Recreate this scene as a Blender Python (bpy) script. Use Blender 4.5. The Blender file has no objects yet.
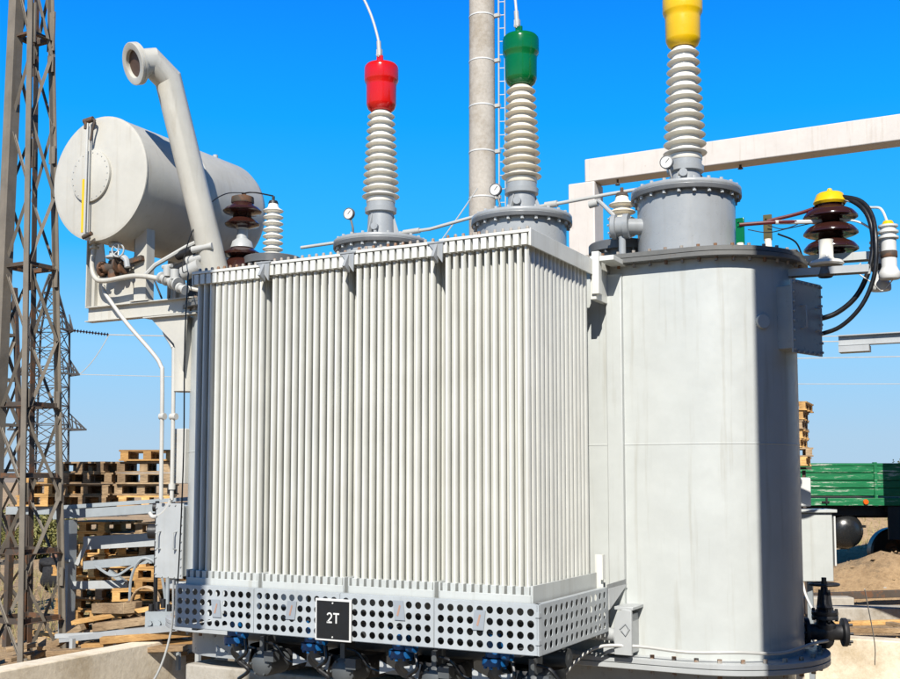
SUN_EL, SUN_AZ, SKY_SAT, SKY_STR, EXPO = 40, -70, 1.25, .06, .59
import bpy, math, random
from math import sin, cos, pi, radians, sqrt, atan2
from mathutils import Vector, Matrix, noise
random.seed(7)
S = bpy.context.scene
COL = S.collection

# ------------------------------------------------------------------ helpers
def nrm(v):
    l = sqrt(sum(a*a for a in v)) or 1
    return tuple(a/l for a in v)

class MB:
    def __init__(s): s.v = []; s.f = []
    def add(s, vs, fs):
        o = len(s.v); s.v += [tuple(v) for v in vs]; s.f += [tuple(i+o for i in f) for f in fs]; return s
    def box(s, lo, hi, rz=0, piv=None, M=None):
        x0, y0, z0 = lo; x1, y1, z1 = hi
        vs = [(x0,y0,z0),(x1,y0,z0),(x1,y1,z0),(x0,y1,z0),(x0,y0,z1),(x1,y0,z1),(x1,y1,z1),(x0,y1,z1)]
        if rz:
            px, py = piv or ((x0+x1)/2, (y0+y1)/2)
            vs = [(px+(x-px)*cos(rz)-(y-py)*sin(rz), py+(x-px)*sin(rz)+(y-py)*cos(rz), z) for x, y, z in vs]
        if M: vs = [tuple(M @ Vector(v)) for v in vs]
        return s.add(vs, [(0,3,2,1),(4,5,6,7),(0,1,5,4),(1,2,6,5),(2,3,7,6),(3,0,4,7)])
    def cbox(s, c, d, rz=0, M=None):
        return s.box([c[i]-d[i]/2 for i in range(3)], [c[i]+d[i]/2 for i in range(3)], rz, None, M)
    def bar(s, a, b, w, h, roll=0):
        """square bar between two points, w wide, h thick"""
        a = Vector(a); b = Vector(b); d = (b-a).normalized()
        up = Vector((0,0,1)) if abs(d.z) < .95 else Vector((0,1,0))
        r = d.cross(up).normalized(); u = r.cross(d)
        if roll: r, u = r*cos(roll)+u*sin(roll), u*cos(roll)-r*sin(roll)
        vs = [p+r*i*w/2+u*j*h/2 for p in (a, b) for i, j in ((-1,-1),(1,-1),(1,1),(-1,1))]
        return s.add(vs, [(0,3,2,1),(4,5,6,7),(0,1,5,4),(1,2,6,5),(2,3,7,6),(3,0,4,7)])
    def angle(s, a, b, w, t=.008, roll=0):
        """L-section bar"""
        a = Vector(a); b = Vector(b); d = (b-a).normalized()
        up = Vector((0,0,1)) if abs(d.z) < .95 else Vector((0,1,0))
        r = d.cross(up).normalized(); u = r.cross(d)
        if roll: r, u = r*cos(roll)+u*sin(roll), u*cos(roll)-r*sin(roll)
        pr = [(0,0),(w,0),(w,t),(t,t),(t,w),(0,w)]
        vs = [p+r*(i-w/2)+u*(j-w/2) for p in (a, b) for i, j in pr]
        fs = [(i,(i+1)%6,(i+1)%6+6,i+6) for i in range(6)]+[(5,4,3,2,1,0),(6,7,8,9,10,11)]
        return s.add(vs, fs)
    def lathe(s, c, prof, n=32, axis=(0,0,1)):
        """prof: list of (radius, height along axis)"""
        ax = Vector(axis).normalized()
        t = Vector((1,0,0)) if abs(ax.x) < .9 else Vector((0,1,0))
        e1 = (t - ax*t.dot(ax)).normalized(); e2 = ax.cross(e1); c = Vector(c)
        o = len(s.v); rings = []
        for r, h in prof:
            if r < 1e-5: rings.append([len(s.v)]); s.v.append(tuple(c+ax*h))
            else:
                rings.append(list(range(len(s.v), len(s.v)+n)))
                for k in range(n):
                    a = 2*pi*k/n; s.v.append(tuple(c+ax*h+e1*r*cos(a)+e2*r*sin(a)))
        for A, B in zip(rings, rings[1:]):
            if len(A) == 1 and len(B) == 1: continue
            for k in range(n):
                k2 = (k+1) % n
                if len(A) == 1: s.f.append((A[0], B[k2], B[k]))
                elif len(B) == 1: s.f.append((A[k], A[k2], B[0]))
                else: s.f.append((A[k], A[k2], B[k2], B[k]))
        return s
    def cyl(s, a, b, r, r2=None, n=20):
        a = Vector(a); b = Vector(b); L = (b-a).length
        r2 = r if r2 is None else r2
        return s.lathe(a, [(0,0),(r,0),(r2,L),(0,L)], n, b-a)
    def tube(s, pts, r, n=8, smooth=True, sub=6):
        P = [Vector(p) for p in pts]
        if smooth and len(P) > 2:
            Q = []
            E = [P[0]*2-P[1]]+P+[P[-1]*2-P[-2]]
            for i in range(1, len(E)-2):
                for k in range(sub):
                    t = k/sub; a, b, c, d = E[i-1], E[i], E[i+1], E[i+2]
                    Q.append(.5*((2*b)+(c-a)*t+(2*a-5*b+4*c-d)*t*t+(3*b-a-3*c+d)*t**3))
            Q.append(P[-1]); P = Q
        o = len(s.v); prev = None
        for i, p in enumerate(P):
            d = ((P[min(i+1,len(P)-1)]-P[max(i-1,0)])).normalized()
            if prev is None:
                t = Vector((0,0,1)) if abs(d.z) < .9 else Vector((1,0,0)); e1 = (t-d*t.dot(d)).normalized()
            else: e1 = (prev-d*prev.dot(d)).normalized()
            prev = e1; e2 = d.cross(e1)
            for k in range(n): a = 2*pi*k/n; s.v.append(tuple(p+e1*r*cos(a)+e2*r*sin(a)))
        m = len(P)
        for i in range(m-1):
            for k in range(n): k2 = (k+1)%n; s.f.append((o+i*n+k, o+i*n+k2, o+(i+1)*n+k2, o+(i+1)*n+k))
        s.f.append(tuple(o+k for k in reversed(range(n)))); s.f.append(tuple(o+(m-1)*n+k for k in range(n)))
        return s
    def prism(s, poly, vec):
        """extrude a planar 3D polygon by vec"""
        n = len(poly); A = [Vector(p) for p in poly]; B = [p+Vector(vec) for p in A]
        return s.add(A+B, [tuple(reversed(range(n))), tuple(range(n, 2*n))]+[(i,(i+1)%n,(i+1)%n+n,i+n) for i in range(n)])
    def bolts(s, c, R, n, axis=(0,0,1), r=.014, h=.03, a0=0, nn=6):
        ax = Vector(axis).normalized()
        t = Vector((1,0,0)) if abs(ax.x) < .9 else Vector((0,1,0))
        e1 = (t-ax*t.dot(ax)).normalized(); e2 = ax.cross(e1)
        for k in range(n):
            a = a0+2*pi*k/n; p = Vector(c)+e1*R*cos(a)+e2*R*sin(a)
            s.lathe(p, [(r,0),(r,h),(0,h)], nn, ax)
        return s
    def build(s, name, mat, parent=None, bev=0, sharp=38, flip=False):
        me = bpy.data.meshes.new(name); me.from_pydata(s.v, [], s.f)
        import bmesh
        b = bmesh.new(); b.from_mesh(me); bmesh.ops.recalc_face_normals(b, faces=b.faces); b.to_mesh(me); b.free()
        me.materials.append(mat); me.shade_smooth(); me.set_sharp_from_angle(angle=radians(sharp))
        o = bpy.data.objects.new(name, me); COL.objects.link(o)
        if parent is not None: o.parent = parent; o.matrix_parent_inverse = Matrix()
        if parent is not None and parent.type == 'EMPTY':
            # parts are modelled in world coordinates: move them into the thing's frame
            me.transform(world_inv(parent))
        elif parent is not None:
            me.transform(world_inv(parent))
        if bev:
            m = o.modifiers.new('bevel', 'BEVEL'); m.width = bev; m.segments = 2; m.limit_method = 'ANGLE'; m.angle_limit = radians(40)
        return o

def world_mat(o):
    M = Matrix.Translation(o.location) @ o.rotation_euler.to_matrix().to_4x4()
    return world_mat(o.parent) @ M if o.parent else M
def world_inv(o): return world_mat(o).inverted()

def tag(o, label=None, cat=None, group=None, kind=None):
    if label: o['label'] = label
    if cat: o['category'] = cat
    if group: o['group'] = group
    if kind: o['kind'] = kind
    return o
def empty(name, loc, label=None, cat=None, group=None):
    o = bpy.data.objects.new(name, None); COL.objects.link(o); o.location = loc; o.empty_display_size = .2
    return tag(o, label, cat, group)
def copy_tree(o, parent=None):
    c = o.copy(); COL.objects.link(c)
    if parent: c.parent = parent
    for ch in [x for x in bpy.data.objects if x.parent == o]: copy_tree(ch, c)
    return c

# ------------------------------------------------------------------ materials
def newmat(name):
    m = bpy.data.materials.new(name); m.use_nodes = True
    nt = m.node_tree; b = nt.nodes['Principled BSDF']
    return m, nt, b
def N(nt, t, **k):
    n = nt.nodes.new(t)
    for a, v in k.items():
        if hasattr(n, a): setattr(n, a, v)
        else: n.inputs[a].default_value = v
    return n
def noise_n(nt, scale, detail=6, rough=.6, coord='Object', stretch=None):
    tc = nt.nodes.new('ShaderNodeTexCoord'); mp = nt.nodes.new('ShaderNodeMapping')
    if stretch: mp.inputs['Scale'].default_value = stretch
    if coord == 'Position':
        g = nt.nodes.new('ShaderNodeNewGeometry'); nt.links.new(g.outputs['Position'], mp.inputs[0])
    else: nt.links.new(tc.outputs[coord], mp.inputs[0])
    n = nt.nodes.new('ShaderNodeTexNoise'); n.inputs['Scale'].default_value = scale
    n.inputs['Detail'].default_value = detail; n.inputs['Roughness'].default_value = rough
    nt.links.new(mp.outputs[0], n.inputs['Vector'])
    return n
def ramp(nt, fac, stops):
    r = nt.nodes.new('ShaderNodeValToRGB'); e = r.color_ramp.elements
    while len(e) < len(stops): e.new(.5)
    for el, (p, c) in zip(e, stops): el.position = p; el.color = (*c, 1) if len(c) == 3 else c
    nt.links.new(fac, r.inputs[0]); return r
def mixc(nt, fac, a, b, mode='MIX'):
    m = nt.nodes.new('ShaderNodeMix'); m.data_type = 'RGBA'; m.blend_type = mode
    for sock, v in ((m.inputs[0], fac), (m.inputs[6], a), (m.inputs[7], b)):
        if hasattr(v, 'links'): nt.links.new(v, sock)
        elif isinstance(v, (int, float)): sock.default_value = v
        else: sock.default_value = (*v, 1)
    return m.outputs[2]
def bump(nt, b, h, strength=.2, dist=.01):
    n = nt.nodes.new('ShaderNodeBump'); n.inputs['Strength'].default_value = strength; n.inputs['Distance'].default_value = dist
    nt.links.new(h, n.inputs['Height']); nt.links.new(n.outputs[0], b.inputs['Normal'])

AK = .72      # albedo level: real paint and soil, the camera exposure makes up for it
def sc_(c): return tuple(x*AK for x in c)
def paint(name, c, rough=.4, var=.12, streak=.0, rust=0., rustc=(.22,.09,.035), metal=0, chipc=None, rscale=5, wave=0):
    c = sc_(c); rustc = sc_(rustc)
    m, nt, b = newmat(name)
    n1 = noise_n(nt, 3, 8, .65, 'Position')
    dk = tuple(x*(1-var) for x in c); lt = tuple(min(1, x*(1+var*.5)) for x in c)
    col = ramp(nt, n1.outputs[0], [(.3, dk), (.7, lt)]).outputs[0]
    if streak:
        n2 = noise_n(nt, 1, 5, .6, 'Position', (14, 14, .7))
        r = ramp(nt, n2.outputs[0], [(.55, (0,0,0)), (.8, (streak,)*3)])
        col = mixc(nt, r.outputs[0], col, tuple(x*y for x, y in zip(c, (.62,.55,.45))))
    if rust:
        n3 = noise_n(nt, rscale, 10, .7, 'Position')
        r = ramp(nt, n3.outputs[0], [(1-rust-.04, (0,0,0)), (1-rust+(.02 if rscale > 1 else .2), (1,1,1))])
        col = mixc(nt, r.outputs[0], col, rustc)
    nt.links.new(col, b.inputs['Base Color'])
    n4 = noise_n(nt, 18, 5, .6, 'Position')
    rr = ramp(nt, n4.outputs[0], [(.3, (rough*.8,)*3), (.75, (min(1, rough*1.35),)*3)])
    nt.links.new(rr.outputs[0], b.inputs['Roughness'])
    b.inputs['Metallic'].default_value = metal
    bump(nt, b, n4.outputs[0], .12, .004)
    if wave:
        n5 = noise_n(nt, 1.6, 3, .5, 'Position')
        bp = nt.nodes.new('ShaderNodeBump'); bp.inputs['Strength'].default_value = wave; bp.inputs['Distance'].default_value = .05
        nt.links.new(n5.outputs[0], bp.inputs['Height']); nt.links.new(b.inputs['Normal'].links[0].from_socket, bp.inputs['Normal']); nt.links.new(bp.outputs[0], b.inputs['Normal'])
    return m

def wood(name, a, bcol):
    a = sc_(a); bcol = sc_(bcol)
    m, nt, b = newmat(name)
    n = noise_n(nt, 3, 8, .7, 'Position', (4, 4, 24))
    g = noise_n(nt, .9, 3, .5, 'Position')
    oi = nt.nodes.new('ShaderNodeObjectInfo')
    c = ramp(nt, n.outputs[0], [(.3, a), (.65, bcol)]).outputs[0]
    r = ramp(nt, g.outputs[0], [(.42, (.55,.5,.45)), (.6, (1,1,1))]).outputs[0]
    c = mixc(nt, 1., c, r, 'MULTIPLY')
    c = mixc(nt, .8, c, ramp(nt, oi.outputs['Random'], [(0, (.6,.55,.5)), (1, (1.15,1.1,1))]).outputs[0], 'MULTIPLY')
    nt.links.new(c, b.inputs['Base Color']); b.inputs['Roughness'].default_value = .85
    bump(nt, b, n.outputs[0], .4, .006)
    return m

def concrete(name, c, stain=(.4,.36,.3), scale=2.):
    c = sc_(c)
    m, nt, b = newmat(name)
    n = noise_n(nt, scale, 10, .7, 'Position'); f = noise_n(nt, scale*14, 8, .7, 'Position')
    col = ramp(nt, n.outputs[0], [(.3, tuple(x*y*1.6 for x, y in zip(c, stain))), (.5, c), (.75, tuple(min(1, x*1.15) for x in c))]).outputs[0]
    col = mixc(nt, .35, col, ramp(nt, f.outputs[0], [(.35, (.55,.52,.48)), (.6, (1,1,1))]).outputs[0], 'MULTIPLY')
    nt.links.new(col, b.inputs['Base Color']); b.inputs['Roughness'].default_value = .9
    bump(nt, b, f.outputs[0], .5, .01)
    return m

M = {}
CREAM = (.66,.66,.60)
M['tank']   = paint('tank_paint', (.61,.635,.61), .36, .08, .6, .0, wave=.25)
M['rad']    = paint('radiator_paint', (.84,.845,.78), .36, .10, .5, 0)
M['cons']   = paint('conservator_paint', (.62,.60,.53), .42, .10, .5, .40, (.50,.42,.29), rscale=.55)
M['grey']   = paint('grey_paint', (.39,.41,.42), .3, .12, .3, 0)
M['dgrey']  = paint('dark_grey_paint', (.11,.12,.125), .45, .2, .3, .15)
M['lgrey']  = paint('light_grey_paint', (.50,.52,.52), .42, .12, .3, .16)
M['rim']    = paint('rim_paint', (.17,.17,.16), .5, .2, .3, .36, (.16,.10,.06))
M['conw']   = M['tank']
M['guard']  = paint('guard_zinc_paint', (.50,.54,.56), .4, .12, .4, .22, (.36,.31,.26))
M['bolt']   = paint('rusty_bolts', (.42,.38,.33), .6, .2, 0, .45, (.26,.13,.06))
M['darkrim']= paint('dark_flange', (.13,.135,.14), .4, .2, .2, .3, (.1,.06,.04))
M['rust']   = paint('rusty_steel', (.085,.065,.05), .75, .3, .3, .45, (.16,.075,.035))
M['tower']  = paint('weathered_angle_steel', (.22,.19,.15), .7, .3, .5, .32, (.15,.11,.075), rscale=3)
M['pylon']  = paint('dark_galvanised_steel', (.09,.085,.08), .8, .2)
M['black']  = paint('black_iron', (.015,.015,.017), .5, .3)
M['rubber'] = paint('black_rubber', (.012,.012,.013), .35, .2)
M['porc']   = paint('cream_porcelain', (.98,.90,.74), .22, .08, .35, 0)
M['porcg']  = paint('ivory_porcelain', (.98,.94,.83), .22, .06, .2, 0)
M['brown']  = paint('brown_glaze', (.042,.014,.010), .14, .2)
M['red']    = paint('red_enamel', (.72,.010,.008), .16, .12, .25)
M['green']  = paint('green_enamel', (.003,.16,.04), .14, .15, .2)
M['yellow'] = paint('yellow_enamel', (.95,.58,.004), .3, .1, .25)
M['white']  = paint('white_paint', (.78,.78,.75), .5, .06)
M['whitep'] = paint('weathered_white_beam', (.74,.68,.62), .8, .08, .5, .30, (.42,.30,.22), rscale=2.5)
M['galv']   = paint('galvanised_pipe', (.55,.55,.52), .4, .12, 0, .2, (.3,.25,.2))
M['blue']   = paint('blue_valve_paint', (.004,.11,.33), .4, .2)
M['zincblue']=paint('pale_blue_steel', (.36,.40,.42), .5, .15, .3, .25)
M['card']   = paint('grey_card', (.36,.40,.44), .5, .1)
M['orange'] = paint('orange_mark', (.50,.30,.22), .5, .2)
M['plate']  = paint('black_sign_face', (.012,.013,.014), .35, .1)
M['cond']   = paint('conduit_paint', (.62,.61,.57), .45, .1, 0, .12)
M['poleconc'] = concrete('pole_concrete', (.56,.51,.44), scale=1.5)
M['wall']   = concrete('pale_wall_concrete', (.95,.83,.64), scale=1.2)
M['slab']   = concrete('bleached_slab_concrete', (.50,.46,.39), scale=1.5)
M['floor']  = concrete('pit_floor_concrete', (.42,.35,.25), scale=.8)
M['wood']   = wood('pallet_wood', (.58,.32,.11), (1.1,.72,.29))
M['woodold']= wood('weathered_wood', (.26,.18,.10), (.72,.54,.34))
M['cloth']  = paint('black_cloth', (.012,.012,.014), .9, .3)
M['skin']   = paint('skin', (.35,.17,.1), .6, .1)
M['dbrick'] = concrete('dark_brick', (.10,.055,.04))
M['gravel'] = concrete('dark_gravel', (.26,.21,.15), scale=3)
M['brick']  = concrete('shade_kiosk_render', (.5,.45,.38))
M['shine']  = paint('black_enamel_tank', (.02,.021,.022), .25, .2)
M['silt']   = concrete('sandy_hill', (.30,.24,.18), scale=.05)

# sand
def sandmat():
    m, nt, b = newmat('sand')
    n = noise_n(nt, .35, 10, .65, 'Position'); f = noise_n(nt, 9, 10, .75, 'Position'); d = noise_n(nt, 2.2, 8, .7, 'Position')
    c = ramp(nt, n.outputs[0], [(.3, (.27,.18,.095)), (.5, (.40,.27,.145)), (.72, (.47,.33,.18))]).outputs[0]
    c = mixc(nt, .6, c, ramp(nt, f.outputs[0], [(.35, (.5,.45,.4)), (.55, (1,1,1))]).outputs[0], 'MULTIPLY')
    g = ramp(nt, d.outputs[0], [(.58, (0,0,0)), (.66, (.7,.7,.7))]).outputs[0]
    c = mixc(nt, g, c, (.17,.12,.07))
    nt.links.new(c, b.inputs['Base Color']); b.inputs['Roughness'].default_value = .95
    bump(nt, b, f.outputs[0], 1., .06)
    return m
M['sand'] = sandmat()
def boardmat():
    m, nt, b = newmat('worn_green_boards')
    n = noise_n(nt, 1.3, 9, .75, 'Position', (1.2, 1.2, 13))
    c = ramp(nt, n.outputs[0], [(.25, (.001,.06,.02)), (.50, (.002,.14,.045)), (.56, (.01,.17,.06)), (.60, (.42,.42,.36))]).outputs[0]
    nt.links.new(c, b.inputs['Base Color']); b.inputs['Roughness'].default_value = .5
    return m
M['boards'] = boardmat()
def leafmat(name, a, c):
    m, nt, b = newmat(name)
    n = noise_n(nt, 5, 4, .7, 'Position')
    nt.links.new(ramp(nt, n.outputs[0], [(.3, a), (.7, c)]).outputs[0], b.inputs['Base Color'])
    b.inputs['Roughness'].default_value = .7
    return m
M['leaf'] = leafmat('dusty_leaf', (.045,.06,.012), (.13,.13,.035))
M['leafy'] = leafmat('dry_leaf', (.10,.11,.02), (.22,.19,.06))
M['grass'] = leafmat('dry_grass', (.18,.15,.05), (.30,.26,.10))

# rim of the tank end and cylinder-like weld seams handled in geometry

# ------------------------------------------------------------------ ground
def gh(x, y):
    if x > -8.995 and y < 13.745: return -.80
    z = -.5
    # lateral / depth in view terms, used only to lay out the landscape
    l = .885*x+.466*y; d = -.466*x+.885*y
    if d > 13 or l < -9.5 or x > 3:
        k = min(1, max(0, (d-15)/4))
        z += k*(.10*(noise.noise(Vector((x*.45, y*.45, 0)))) + .05*noise.noise(Vector((x*1.7, y*1.7, 3))))
    # sand bank behind the trailer
    z += 1.35*math.exp(-(((l-15)/9)**2+((d-35)/5)**2))*(1+.25*noise.noise(Vector((x*.6,y*.6,7))))
    z += .75*math.exp(-(((l-12)/3.5)**2+((d-26.5)/1.8)**2))*(1+.35*noise.noise(Vector((x*.9,y*.9,2))))
    z += .95*math.exp(-(((l-8.6)/2.6)**2+((d-20.1)/.75)**2))*(1+.5*noise.noise(Vector((x*.8,y*.8,5))))
    return z
def axis_pts(lo, hi, step, far):
    a = [lo+i*step for i in range(int((hi-lo)/step)+1)]
    s = step; p = a[-1]
    while p < far: s *= 1.35; p += s; a.append(p)
    s = step; p = a[0]; pre = []
    while p > -far: s *= 1.35; p -= s; pre.append(p)
    return pre[::-1]+a
xs = axis_pts(-26, 8, .4, 3000); ys = axis_pts(3, 44, .4, 3000)
xs = sorted(xs+[-9.0,-8.99]); ys = sorted(ys+[13.74,13.75])
g = MB(); g.v = [(x, y, gh(x, y)) for y in ys for x in xs]; W = len(xs)
g.f = [(j*W+i, j*W+i+1, (j+1)*W+i+1, (j+1)*W+i) for j in range(len(ys)-1) for i in range(W-1)]
tag(g.build('ground', M['sand'], sharp=180), kind='structure')

# pit floor and rim walls
tag(MB().box((-8.85,-2,-.79),(6,13.6,-.75)).build('pit_floor', M['gravel']), kind='structure')
wl = MB(); wl.box((-9.12,-2,-.82),(-8.85,13.6,-.15))
o = wl.build('containment_wall', M['wall'], bev=.015); tag(o, 'low pale concrete wall running past the foot of the lattice tower', 'wall', 'low walls round the transformer pit')
wr = MB(); wr.box((-9.12,13.603,-.82),(6,13.9,-.15))
o = wr.build('containment_wall', M['wall'], bev=.015); tag(o, 'low pale concrete wall in the sun behind the black gate valve', 'wall', 'low walls round the transformer pit')
# plinth under the transformer
pl = MB(); pl.box((-7.45,8.5,-.748),(-1.75,8.85,-.12)); pl.box((-7.45,9.25,-.748),(-1.75,9.6,-.12))
tag(pl.build('foundation_plinth', M['slab'], bev=.02), kind='structure')

# ------------------------------------------------------------------ transformer
T = empty('power_transformer', (-4.6,9.05,-.12), 'large cream power transformer with four radiator banks, a round end tank and three tall bushings', 'transformer')
TY = 9.05; XL = -7.05; XR = -2.28; RT = .67
def stadium(R, z, n=28, xl=XL, xr=XR):
    p = [(xr+R*sin(pi*k/n), TY-R*cos(pi*k/n), z) for k in range(n+1)]
    p += [(xl-R*sin(pi*k/n), TY+R*cos(pi*k/n), z) for k in range(n+1)]
    return p
def stad_solid(mb, prof, n=28):
    """prof list of (R, z): lofted stadium with caps"""
    o = len(mb.v); m = 2*(n+1)
    for R, z in prof: mb.v += stadium(R, z, n)
    for i in range(len(prof)-1):
        for k in range(m): mb.f.append((o+i*m+k, o+i*m+(k+1)%m, o+(i+1)*m+(k+1)%m, o+(i+1)*m+k))
    mb.f.append(tuple(o+k for k in reversed(range(m)))); mb.f.append(tuple(o+(len(prof)-1)*m+k for k in range(m)))
    return mb
def stad_bolts(mb, R, z, step, h, r=.014, skip=None):
    L = 2*(XR-XL)+2*pi*R; n = int(L/step)
    for k in range(n):
        s = k*L/n; w = XR-XL
        if s < w: p = (XL+s, TY-R)
        elif s < w+pi*R: a = (s-w)/R; p = (XR+R*sin(a), TY-R*cos(a))
        elif s < 2*w+pi*R: p = (XR-(s-w-pi*R), TY+R)
        else: a = (s-2*w-pi*R)/R; p = (XL-R*sin(a), TY+R*cos(a))
        mb.lathe((p[0], p[1], z), [(r,0),(r,h),(0,h)], 6)
    return mb
seam = 1.98
tank = MB(); stad_solid(tank, [(RT,.33),(RT,seam-.006),(RT+.003,seam-.003),(RT+.003,seam+.003),(RT,seam+.006),(RT,3.46)], 40)
tank = tank.build('tank', M['tank'], T)
for x in (-2.90, -4.85, -6.85):
    MB().box((x-.065,TY-RT-.05,.42),(x+.065,TY-RT+.02,3.36)).build('stiffener', M['tank'], tank, bev=.006)
# vertical weld / sample ports
sp = MB(); sp.lathe((-1.785,8.60,2.93), [(0,0),(.055,0),(.055,.03),(0,.03)], 20, (.74,-.67,0)); sp.build('blank_port', M['tank'], tank)
lid = MB(); stad_solid(lid, [(.765,3.43),(.77,3.435),(.77,3.468),(.76,3.47)], 40); stad_solid(lid, [(.742,3.474),(.75,3.478),(.75,3.512),(.74,3.516)], 40)
lid = lid.build('lid_flange', M['rim'], T)
lb = MB(); stad_bolts(lb, .712, 3.516, .13, .022); stad_bolts(lb, .715, 3.40, .13, .03); lb.build('flange_bolts', M['bolt'], lid)['kind'] = 'stuff'
bf = MB(); stad_solid(bf, [(.86,.245),(.865,.25),(.865,.283),(.86,.286)], 40); stad_solid(bf, [(.86,.29),(.865,.294),(.865,.326),(.855,.33)], 40)
bf = bf.build('base_flange', M['lgrey'], T)
bb = MB(); stad_bolts(bb, .80, .33, .17, .028, .018); stad_bolts(bb, .80, .21, .17, .035, .018); bb.build('flange_bolts', M['bolt'], bf)['kind'] = 'stuff'
sk = MB(); stad_solid(sk, [(.60,-.02),(.60,.245)], 24); sk.build('bottom_tray', M['grey'], T)
# wheels / skid
for x in (-6.6,-2.7):
    w = MB(); w.box((x-.12,8.5,-.10),(x+.12,9.6,-.02)); w.build('skid_beam', M['rust'], T, bev=.004)
for x in (-6.6,-2.7):
    for y in (8.67,9.43):
        MB().cyl((x-.2,y,-.02+.0),(x+.2,y,-.02),.099,n=24).build('roller', M['rust'], T)

# --- radiators
RB = [(-6.0,-5.285),(-5.245,-4.495),(-4.455,-3.735),(-3.695,-2.985)]
NT = 15; Y0 = 6.87; Y1 = 8.03
def tube_col(mb, x, y, w, d, z0, z1):
    n = 10
    pts = []
    for k in range(n):
        a = 2*pi*k/n; ca, sa = cos(a), sin(a)
        pts.append((x+w/2*math.copysign(abs(ca)**.7, ca), y+d/2*math.copysign(abs(sa)**.7, sa)))
    o = len(mb.v)
    for z in (z0, z1): mb.v += [(p[0], p[1], z) for p in pts]
    for k in range(n): k2 = (k+1)%n; mb.f.append((o+k, o+k2, o+n+k2, o+n+k))
for bi, (x0, x1) in enumerate(RB):
    zt = 3.40+.012*bi; zb = .86
    hd = MB()
    # top frame: thin cap angle, side plates, cross header pipe to tank
    hd.box((x0,Y0-.035,zt-.022),(x1,Y0+.03,zt))                       # front angle
    hd.box((x0,Y0+.05,zt-.10),(x1,Y1+.02,zt-.03))                     # header box
    hd.box((x0-.004,Y0-.03,zt-.115),(x0+.008,Y1+.03,zt-.002)); hd.box((x1-.008,Y0-.03,zt-.115),(x1+.004,Y1+.03,zt-.002))
    if bi == 3: hd.box((x1+.004,Y0-.036,zt-.12),(x1+.014,Y1+.04,zt+.004))
    top = hd.build('radiator_header', M['rad'], T, bev=.003)
    bt = MB()
    bt.box((x0,Y0-.03,zb),(x1,Y0-.018,zb+.06)); bt.box((x0,Y0-.02,zb),(x1,Y1,zb+.03))
    bt.box((x0-.004,Y0-.03,zb),(x0+.008,Y1+.02,zb+.12)); bt.box((x1-.008,Y0-.03,zb),(x1+.004,Y1+.02,zb+.12))
    if bi == 3: bt.box((x1+.004,Y0-.036,zb-.006),(x1+.014,Y1+.04,zb+.125))
    np_ = 11; pitch = (x1-x0-.02)/np_
    for k in range(np_):
        xc = x0+.01+pitch*(k+.5)
        bt.box((xc-pitch*.32,Y0-.018,zb+.03),(xc+pitch*.32,Y0+.05,zb+.115))
    bt.build('radiator_tray', M['tank'], top, bev=.003)
    bz = MB()
    for k in range(np_):
        xc = x0+.01+pitch*(k+.5)
        bz.lathe((xc+.012,Y0+.005,zt), [(.012,0),(.013,.02),(.009,.03),(0,.03)], 8)
    bz.build('header_bolts', M['bolt'], top)
    for k in range(np_):
        xc = x0+.01+pitch*(k+.5)
        p = MB()
        p.box((xc-pitch*.34,Y0-.028,zt-.105),(xc+pitch*.34,Y0+.05,zt-.026))
        for j in range(NT):
            y = Y0+.035+j*(Y1-Y0-.06)/(NT-1)
            tube_col(p, xc+random.uniform(-.0025,.0025), y, .030, .066, zb+.10, zt-.08)
        p.box((xc-.004,Y0+.09,zb+.10),(xc+.004,Y1-.02,zt-.08))
        p.build('cooling_panel', M['rad'], top)
    # pipe stubs back to the tank with blue butterfly valves
    for z in (zt-.2, zb+.12):
        if z > 2: continue
    c = (x0+x1)/2
    s = MB(); s.cyl((c,Y1-.02,3.24),(c,8.40,3.24),.09); s.cyl((c,8.20,3.24),(c,8.24,3.24),.13)
    s.build('header_pipe', M['rad'], top)
# dark wedge brackets between banks
for x in (-5.265,-4.475,-3.715):
    b = MB(); b.prism([(x-.012,Y0-.03,3.42),(x-.012,Y0-.10,3.30),(x-.012,Y0-.03,3.26)], (.024,0,0))
    b.box((x-.07,Y0-.045,3.405),(x+.07,Y0+.1,3.418))
    b.prism([(x-.06,Y0-.04,3.404),(x+.055,Y0-.04,3.404),(x+.055,Y0-.05,3.26)], (0,.012,0))
    b.build('wedge_bracket', M['grey'], T)
# bracket between last bank and tank
b = MB(); b.box((-2.98,8.05,3.16),(-2.92,8.12,3.50)); b.box((-3.0,8.07,3.12),(-2.95,8.40,3.47)); b.box((-2.92,8.06,3.42),(-2.80,8.40,3.46))
b.build('mounting_bracket', M['rad'], T, bev=.004)
# radiator suspension strip at lower right
b = MB(); b.box((-2.99,8.09,.55),(-2.93,8.11,1.12)); b.box((-2.93,8.05,.93),(-2.915,8.11,1.12)); b.build('mounting_bracket', M['rad'], T)

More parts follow.
